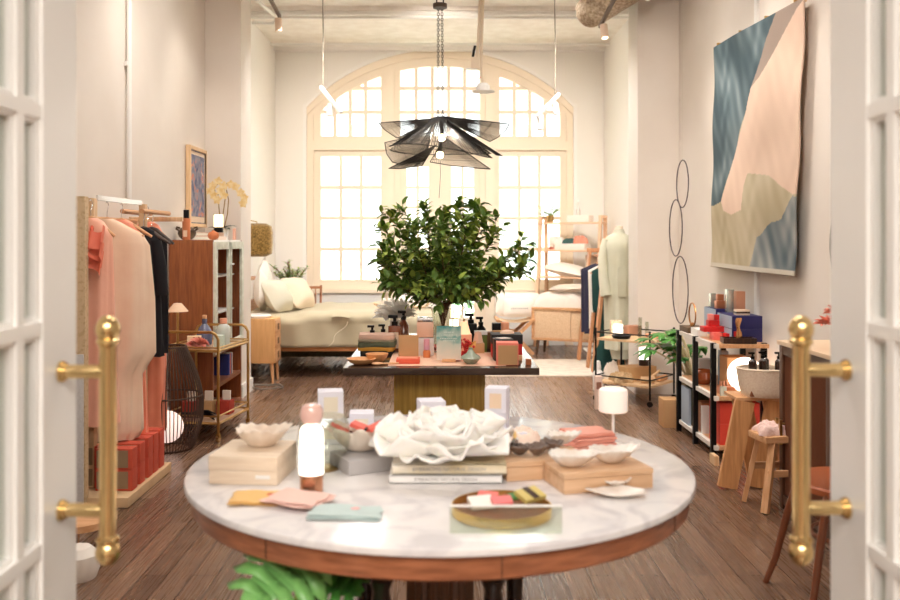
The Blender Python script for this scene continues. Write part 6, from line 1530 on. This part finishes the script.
def T(u, v):
    a = BLp.lerp(BRp, u); b = TLp.lerp(TRp, u); p = a.lerp(b, v)
    p.x += .006 * sin(9 * u + 2 * v) * (1 - v * .5) - .012 * sin(pi * u) + .006 * sin(17 * v)
    return p
mb = MB().surf(T, nu, nv)
me = mb.mesh('textile', None, smooth=70)
me.materials.clear()
at_ = me.color_attributes.new('cloth_colour', 'FLOAT_COLOR', 'POINT')
import bisect
uvs = {}
k = 0
cols = []
base = {tuple(round(c, 5) for c in v): i for i, v in enumerate(mb.v)}
for vtx in me.vertices:
    i = base.get(tuple(round(c, 5) for c in vtx.co))
    if i is None: i = min(range(len(mb.v)), key=lambda q: (Vector(mb.v[q]) - vtx.co).length)
    u = (i % (nu + 1)) / nu; v = (i // (nu + 1)) / nv
    n_ = rnoise(u * 1.5, v * 1.5)
    def mixc(a, b, q): return tuple(a[c] + (b[c] - a[c]) * q for c in range(3))
    c = mixc((168, 154, 124), (196, 184, 158), n_)
    ww = .012 * sin(25 * v) + .01 * sin(31 * u)
    if inside(TEAL_P, u + ww, v): c = mixc((54, 74, 82), (122, 136, 140), n_ ** 1.6)
    if inside(BLUE_P, u + ww, v + ww): c = mixc((78, 94, 102), (178, 176, 170), n_)
    if inside(GREY_P, u, v): c = (150, 134, 124)
    if inside(PINK_P, u, v): c = mixc((208, 180, 160), (220, 194, 174), n_)
    if v < .02 or u < .006: c = (198, 190, 176)
    cols.extend(lin(c))
at_.data.foreach_set('color', cols)
TMt = bpy.data.materials.new('dyed textile'); TMt.use_nodes = True; nn = TMt.node_tree.nodes; b = nn['Principled BSDF']
va = nn.new('ShaderNodeVertexColor'); va.layer_name = 'cloth_colour'; TMt.node_tree.links.new(va.outputs['Color'], b.inputs['Base Color']); b.inputs['Roughness'].default_value = .9
wv = nn.new('ShaderNodeTexNoise'); wv.inputs['Scale'].default_value = 120; bp = nn.new('ShaderNodeBump'); bp.inputs['Strength'].default_value = .3; bp.inputs['Distance'].default_value = .005
TMt.node_tree.links.new(wv.outputs['Fac'], bp.inputs['Height']); TMt.node_tree.links.new(bp.outputs['Normal'], b.inputs['Normal'])
me.materials.append(TMt)
o = bpy.data.objects.new('cloth', me); COL.objects.link(o); o.parent = t
md = o.modifiers.new('thickness', 'SOLIDIFY'); md.thickness = .008
for u in (.04, .33, .62, .9):
    p = TLp.lerp(TRp, u); MB().box((p.x + .02, p.y, p.z + .01), (.05, .012, .03), ch=.003).build('clip', BRASSD, t)
for p in (TLp, BLp): pass
MB().box((2.15, 5.95, 2.84), (.02, 1.6, .03)).build('batten', PINE, t)
# rings mobile
t = thing('ring_mobile', 'hanging mobile of three thin dark oval rings by the right wall', 'mobile', (2.05, 7.5, 0))
for cy, cz, ry, rz_ in ((-.10, 1.895, .18, .20), (.11, 1.525, .205, .245), (-.03, .995, .24, .285)):
    MB().tube([(0, cy + ry * cos(a * pi / 28), cz + rz_ * sin(a * pi / 28)) for a in range(56)], .005, 6, True).build('ring', mat('violet black metal', (60, 42, 52), .5, .4), t)
MB().cyl((0, -.10, 2.09), (0, -.10, CH), .0012, n=6).build('thread', mat('pale thread', (220, 214, 200), .8), t)
# ================================================================== ceiling fixtures and lights
def spot_head(t, p, d, m, L=.13, r=.035, lit=True):
    """track spot: cylinder head at p aiming along d, as a part of t"""
    d = Vector(d).normalized(); p = Vector(p)
    h = MB().cyl(p, p + d * L, r, n=24).build('spot_head', m, t)
    MB().cyl(p + d * (L - .002), p + d * (L + .001), r * .8, n=20).build('spot_lens', GLOW if lit else WHITEP, h)
    return p + d * L
def track(name, lab, a, b, m, heads, group=None):
    a, b = Vector(a), Vector(b)
    t = thing(name, lab, 'track light', a)
    MB().bar((0, 0, 0), b - a, .03, .03).build('rail', m, t)
    for f, d, lit in heads:
        q = (b - a) * f
        MB().cyl(q, q + Vector((0, 0, -.05)), .006).build('stem', m, t)
        spot_head(t, q + Vector((0, 0, -.05)), d, WHITEP if m is WHITEP else mat('spot cream', (222, 196, 172), .5), lit=lit)
    return t
TRD = mat('bronze track', (96, 78, 64), .5, .3)
track('track_light', 'ceiling track along the left wall with a cream spot at its far end', (-1.42, 3.2, 3.75), (-1.62, 8.85, 3.68), TRD, [(.98, (.05, -.02, -1), False), (.1, (-.7, .5, -1), True), (.4, (-.7, .2, -1), True), (.65, (-.8, .2, -1), True)])
track('track_light', 'ceiling track along the right wall with a glowing cream spot', (1.38, 3.2, 3.75), (1.50, 8.2, 3.42), TRD, [(.96, (.05, -.3, -1), True), (.1, (.7, .5, -1), True), (.4, (.7, .2, -1), True), (.65, (.8, .2, -1), True)])
t = thing('ceiling_spot', 'single glowing white ceiling spot at the top of the right pier', 'spotlight', (1.80, 7.6, 3.55))
MB().cyl((0, 0, .01), (0, 0, CH - 3.55), .006).build('stem', WHITEP, t); spot_head(t, (0, 0, .06), (0, -.4, -1), WHITEP, .10, .045)
# hanging tracks in front of the arch
def hang(lab, px, pyb, x0, y0, x1, y1, spots, Y):
    s_ = Y / F
    t = thing('hanging_track', lab, 'track light', (at(px, pyb, Y)))
    L0 = at(px, pyb, Y)
    MB().tube([(0, 0, 0), (.004, 0, .5), (-.004, 0, 1.0), (0, 0, CH - L0.z)], .0055, 8).build('cord', mat('grey cord', (130, 120, 108), .6), t)
    a = at(x0, y0, Y) - L0; b = at(x1, y1, Y - .35) - L0
    MB().bar(a, b, .03, .028).build('rail', WHITEP, t)
    for (sx, sy, f) in spots:
        q = a.lerp(b, f); MB().cyl(q, q + Vector((0, 0, -.06)), .006).build('stem', WHITEP, t)
        spot_head(t, q + Vector((0, 0, -.05)), (sx, sy, -1), WHITEP, .12, .035, False)
hang('small white track hanging on a long cord at the arch left', 323, 87, 321, 87, 341, 113, [(-.1, -.1, .5)], 9.2)
hang('small white track hanging on a long cord at the arch right', 555, 94, 559, 94, 537, 117, [(.15, -.1, .2), (.0, -.1, .85)], 9.2)
# dangling downlight fittings
Y = 7.6
t = thing('dangling_downlight', 'unfinished white downlight hanging from conduit beside the pendant chain', 'light fitting', at(483, 92, Y))
L0 = at(483, 92, Y)
MB().lathe([(0, 0), (.10, 0), (.10, .008), (.06, .012), (.06, .05), (.04, .075), (0, .075)], n=28).build('trim_ring', WHITEP, t)
MB().tube([(0, 0, .08), (-.01, 0, .15), (-.015, 0, .4), (0, 0, .8), (0, 0, CH - L0.z)], .013, 8).build('conduit', mat('cream conduit', (232, 214, 190), .6), t)
MB().tube([(-.01, 0, .14), (-.05, -.01, .10), (-.045, 0, .05)], .004, 5).build('red_wire', mat('red wire', (214, 90, 60), .5), t)
t = thing('dangling_box', 'small cream junction box with bracket hanging from a second conduit', 'light fitting', at(475, 69, Y))
L1 = at(475, 69, Y)
MB().box((0, 0, .05), (.07, .06, .10), ch=.004).build('junction_box', mat('cream conduit'), t); MB().box((-.03, 0, 0), (.10, .05, .008)).build('bracket', WHITEP, t)
MB().tube([(.02, 0, .1), (.03, 0, .3), (.045, 0, .6), (.04, 0, CH - L1.z)], .013, 8).build('conduit', mat('cream conduit'), t)
MB().tube([(-.02, 0, .1), (-.01, -.01, .16), (.0, 0, .2)], .012, 6).build('spring_clip', BLACKM, t)
# flexible duct
t = thing('flexible_duct', 'crinkled silver flexible duct under the ceiling near the right pier', 'duct', (0, 0, 0))
DUCT = mat('crinkled foil', (206, 188, 164), .35, .5, c2=(150, 128, 104), scale=40, bump=.9, bscale=60)
pts = [(1.98, 6.6, 3.80), (1.84, 7.3, 3.76), (1.70, 7.9, 3.70), (1.53, 8.4, 3.66), (1.47, 8.6, 3.66)]
P2 = []
for i in range(len(pts) - 1):
    for k in range(20): P2.append(Vector(pts[i]).lerp(Vector(pts[i + 1]), k / 20))
MB().tube(P2, [.142 + .012 * (i % 2) for i in range(len(P2))], 28).build('duct_hose', DUCT, t, smooth=80)

def light(name, typ, loc, energy, color, size=.1, target=None, spot=None, blend=.6, shape=None, sy=None):
    l = bpy.data.lights.new(name, typ); l.energy = energy; l.color = color
    if typ == 'AREA':
        l.size = size
        if sy: l.shape = 'RECTANGLE'; l.size_y = sy
    else: l.shadow_soft_size = size
    if typ == 'SPOT': l.spot_size = radians(spot or 70); l.spot_blend = blend
    o = bpy.data.objects.new(name, l); COL.objects.link(o); o.location = loc
    if target is not None: o.rotation_euler = (Vector(target) - Vector(loc)).to_track_quat('-Z', 'Y').to_euler()
    return o
WARM = (1.0, .90, .80); WARM2 = (1.0, .97, .94)
# spots along the two tracks, plus added ones brightening piers, tables and back wall
for i, (a, b, e) in enumerate((((-1.4, 3.9, 3.6), (-2.05, 5.1, 1.3), 72), ((-1.45, 5.4, 3.6), (-2.1, 6.2, 1.6), 72), ((-1.5, 6.8, 3.6), (-2.0, 7.5, 1.6), 72),
                              ((1.4, 3.9, 3.6), (2.1, 5.0, 1.4), 250), ((1.42, 5.2, 3.55), (2.15, 5.9, 1.7), 280), ((1.45, 6.4, 3.5), (2.1, 7.2, 1.4), 290), ((1.3, 5.0, 3.6), (2.0, 8.0, 1.9), 330), ((-1.3, 5.0, 3.6), (-1.95, 7.9, 2.0), 130),
                              ((-.9, 3.6, 3.7), (-.1, 4.9, .8), 90), ((.9, 3.6, 3.7), (.1, 4.8, .8), 90), ((-.9, 1.6, 3.6), (-.1, 2.6, .76), 8), ((.9, 1.6, 3.6), (.1, 2.6, .76), 8),
                              ((-1.5, 8.6, 3.5), (-1.3, 11.8, 1.9), 360), ((1.5, 8.6, 3.5), (1.3, 11.8, 1.9), 360), ((0, 8.6, 3.9), (0, 11.8, 2.2), 320))):
    light('track_and_fill_spot', 'SPOT', a, e * .32, WARM, .06, b, 80, .9)
# panels added out of view as fill for the shop floor and back wall
for i, (x, y) in enumerate(((-.9, 3.4), (.9, 3.4), (-.9, 6.0), (.9, 6.0), (-.9, 8.65), (.9, 8.65))):
    p = thing('fill_panel', 'slim rectangular added fill light panel, one of six over the shop floor', 'added fill light', (x, y, CH - .03), 0, 'added fill light panels')
    MB().box((0, 0, .015), (.5, 1.4, .03), ch=.004).build('housing', WHITEP, p)
    pl_ = light('panel_fill', 'AREA', (x, y, CH - .05), 14 if y < 7 else 40, WARM2, .5, (x, y + (0 if y < 7 else 1.2), 0), sy=1.4)
    pl_.data.spread = radians(150 if y < 7 else 110)
light('corridor_fill', 'AREA', (0, -1.4, 3.15), 175, (1.0, .95, .88), 3.0, (0, -1.4, 0), sy=2.4)  # added overhead fill behind the camera, brightens the doors and round table
light('bulb_light', 'POINT', (0, 5.2, 2.02), 12, WARM, .03)
# daylight through the arched window
w = bpy.data.worlds.new('overcast daylight'); SC.world = w; w.use_nodes = True
nt = w.node_tree; bg = nt.nodes['Background']; bg.inputs['Color'].default_value = (.97, .985, 1.0, 1); bg.inputs['Strength'].default_value = 2.8
pl = light('window_portal', 'AREA', (0, BY + .35, 2.2), 1, (1, 1, 1), 3.6, (0, 5, 2.2), sy=3.6); pl.data.cycles.is_portal = True

# outside
sn = light('sun', 'SUN', (0, 20, 12), 26.0, (1.0, .97, .93), 1); sn.data.angle = radians(4); sn.rotation_euler = Vector((.05, .25, -1)).to_track_quat('-Z', 'Y').to_euler()  # sun added so the paving bounces light up onto the rear ceiling
struct('ground_outside', MB().box((0, 36, -.45), (60, 47.4, .2)), mat('outside paving', (226, 224, 218), .9), smooth=0)
t = thing('neighbour_building', 'pale building with a long dark eave seen through the right window', 'building', (6.2, 34, -.35))
MB().box((0, 0, 1.1), (9, 4, 2.2)).build('wall', mat('outside wall', (226, 228, 226), .9), t, smooth=0); MB().box((0, -.4, 2.4), (9.8, 5.4, .5)).build('eave', mat('outside eave', (176, 182, 180), .9), t, smooth=0)
for x in (-2.8, 0, 2.8): MB().box((x, -2.03, 1.2), (1.6, .1, 1.2)).build('shop_window', mat('outside glass', (176, 188, 190), .6), t, smooth=0)
for i, (x, s_) in enumerate(((-3.4, .5), (-1.3, .35), (.6, .45), (2.5, .5), (4.4, .4))):
    rnd = random.Random(60 + i); lf = MB()
    for k in range(420):
        a = rnd.random() * 6.28; e = rnd.uniform(-.2, 1.5); r = rnd.uniform(.6, 1.0)
        c = Vector((cos(a) * cos(e), sin(a) * cos(e), sin(e) * .9)) * r
        lf.leaf(c, c + Vector((rnd.uniform(-1, 1), rnd.uniform(-1, 1), rnd.uniform(-1, 1))), (0, 0, 1), .22, .12)
    q = thing('garden_shrub', ['shrub outside the left edge of the window', 'low shrub outside left of the glazed doors', 'low shrub outside right behind the glazed doors', 'shrub outside behind the folding stool window', 'shrub outside at the right window edge'][i], 'shrub', (x * 1.2, 15.5, -.25), 0, 'shrubs outside the window')
    lf.build('foliage', [mat('outside leaf', (120, 160, 116), .6)], q, smooth=0)
    MB().cyl((0, 0, -.09), (0, 0, .4), .05).build('stem', BARK, q)

# ================================================================== camera
cam = bpy.data.cameras.new('camera'); co = bpy.data.objects.new('camera', cam); COL.objects.link(co)
co.location = (0, 0, EYE); co.rotation_euler = (pi / 2, 0, 0)
cam.sensor_width = 36; cam.lens = F / 900 * 36; cam.shift_x = (450 - CX) / 900; cam.shift_y = -(300 - HY) / 900
cam.clip_start = .05; cam.clip_end = 200
cam.dof.use_dof = True; cam.dof.focus_distance = 5.0; cam.dof.aperture_fstop = 2.6
SC.camera = co
vs = SC.view_settings; SC.display_settings.display_device = 'sRGB'
vs.view_transform = 'Standard'; vs.look = 'None'; vs.exposure = 0.5; vs.gamma = 1.0; vs.use_curve_mapping = False
cy = SC.cycles
cy.use_denoising = True; cy.max_bounces = 8; cy.diffuse_bounces = 5; cy.glossy_bounces = 4; cy.transmission_bounces = 6; cy.transparent_max_bounces = 16
cy.sample_clamp_indirect = 6.0; cy.caustics_reflective = False; cy.caustics_refractive = False
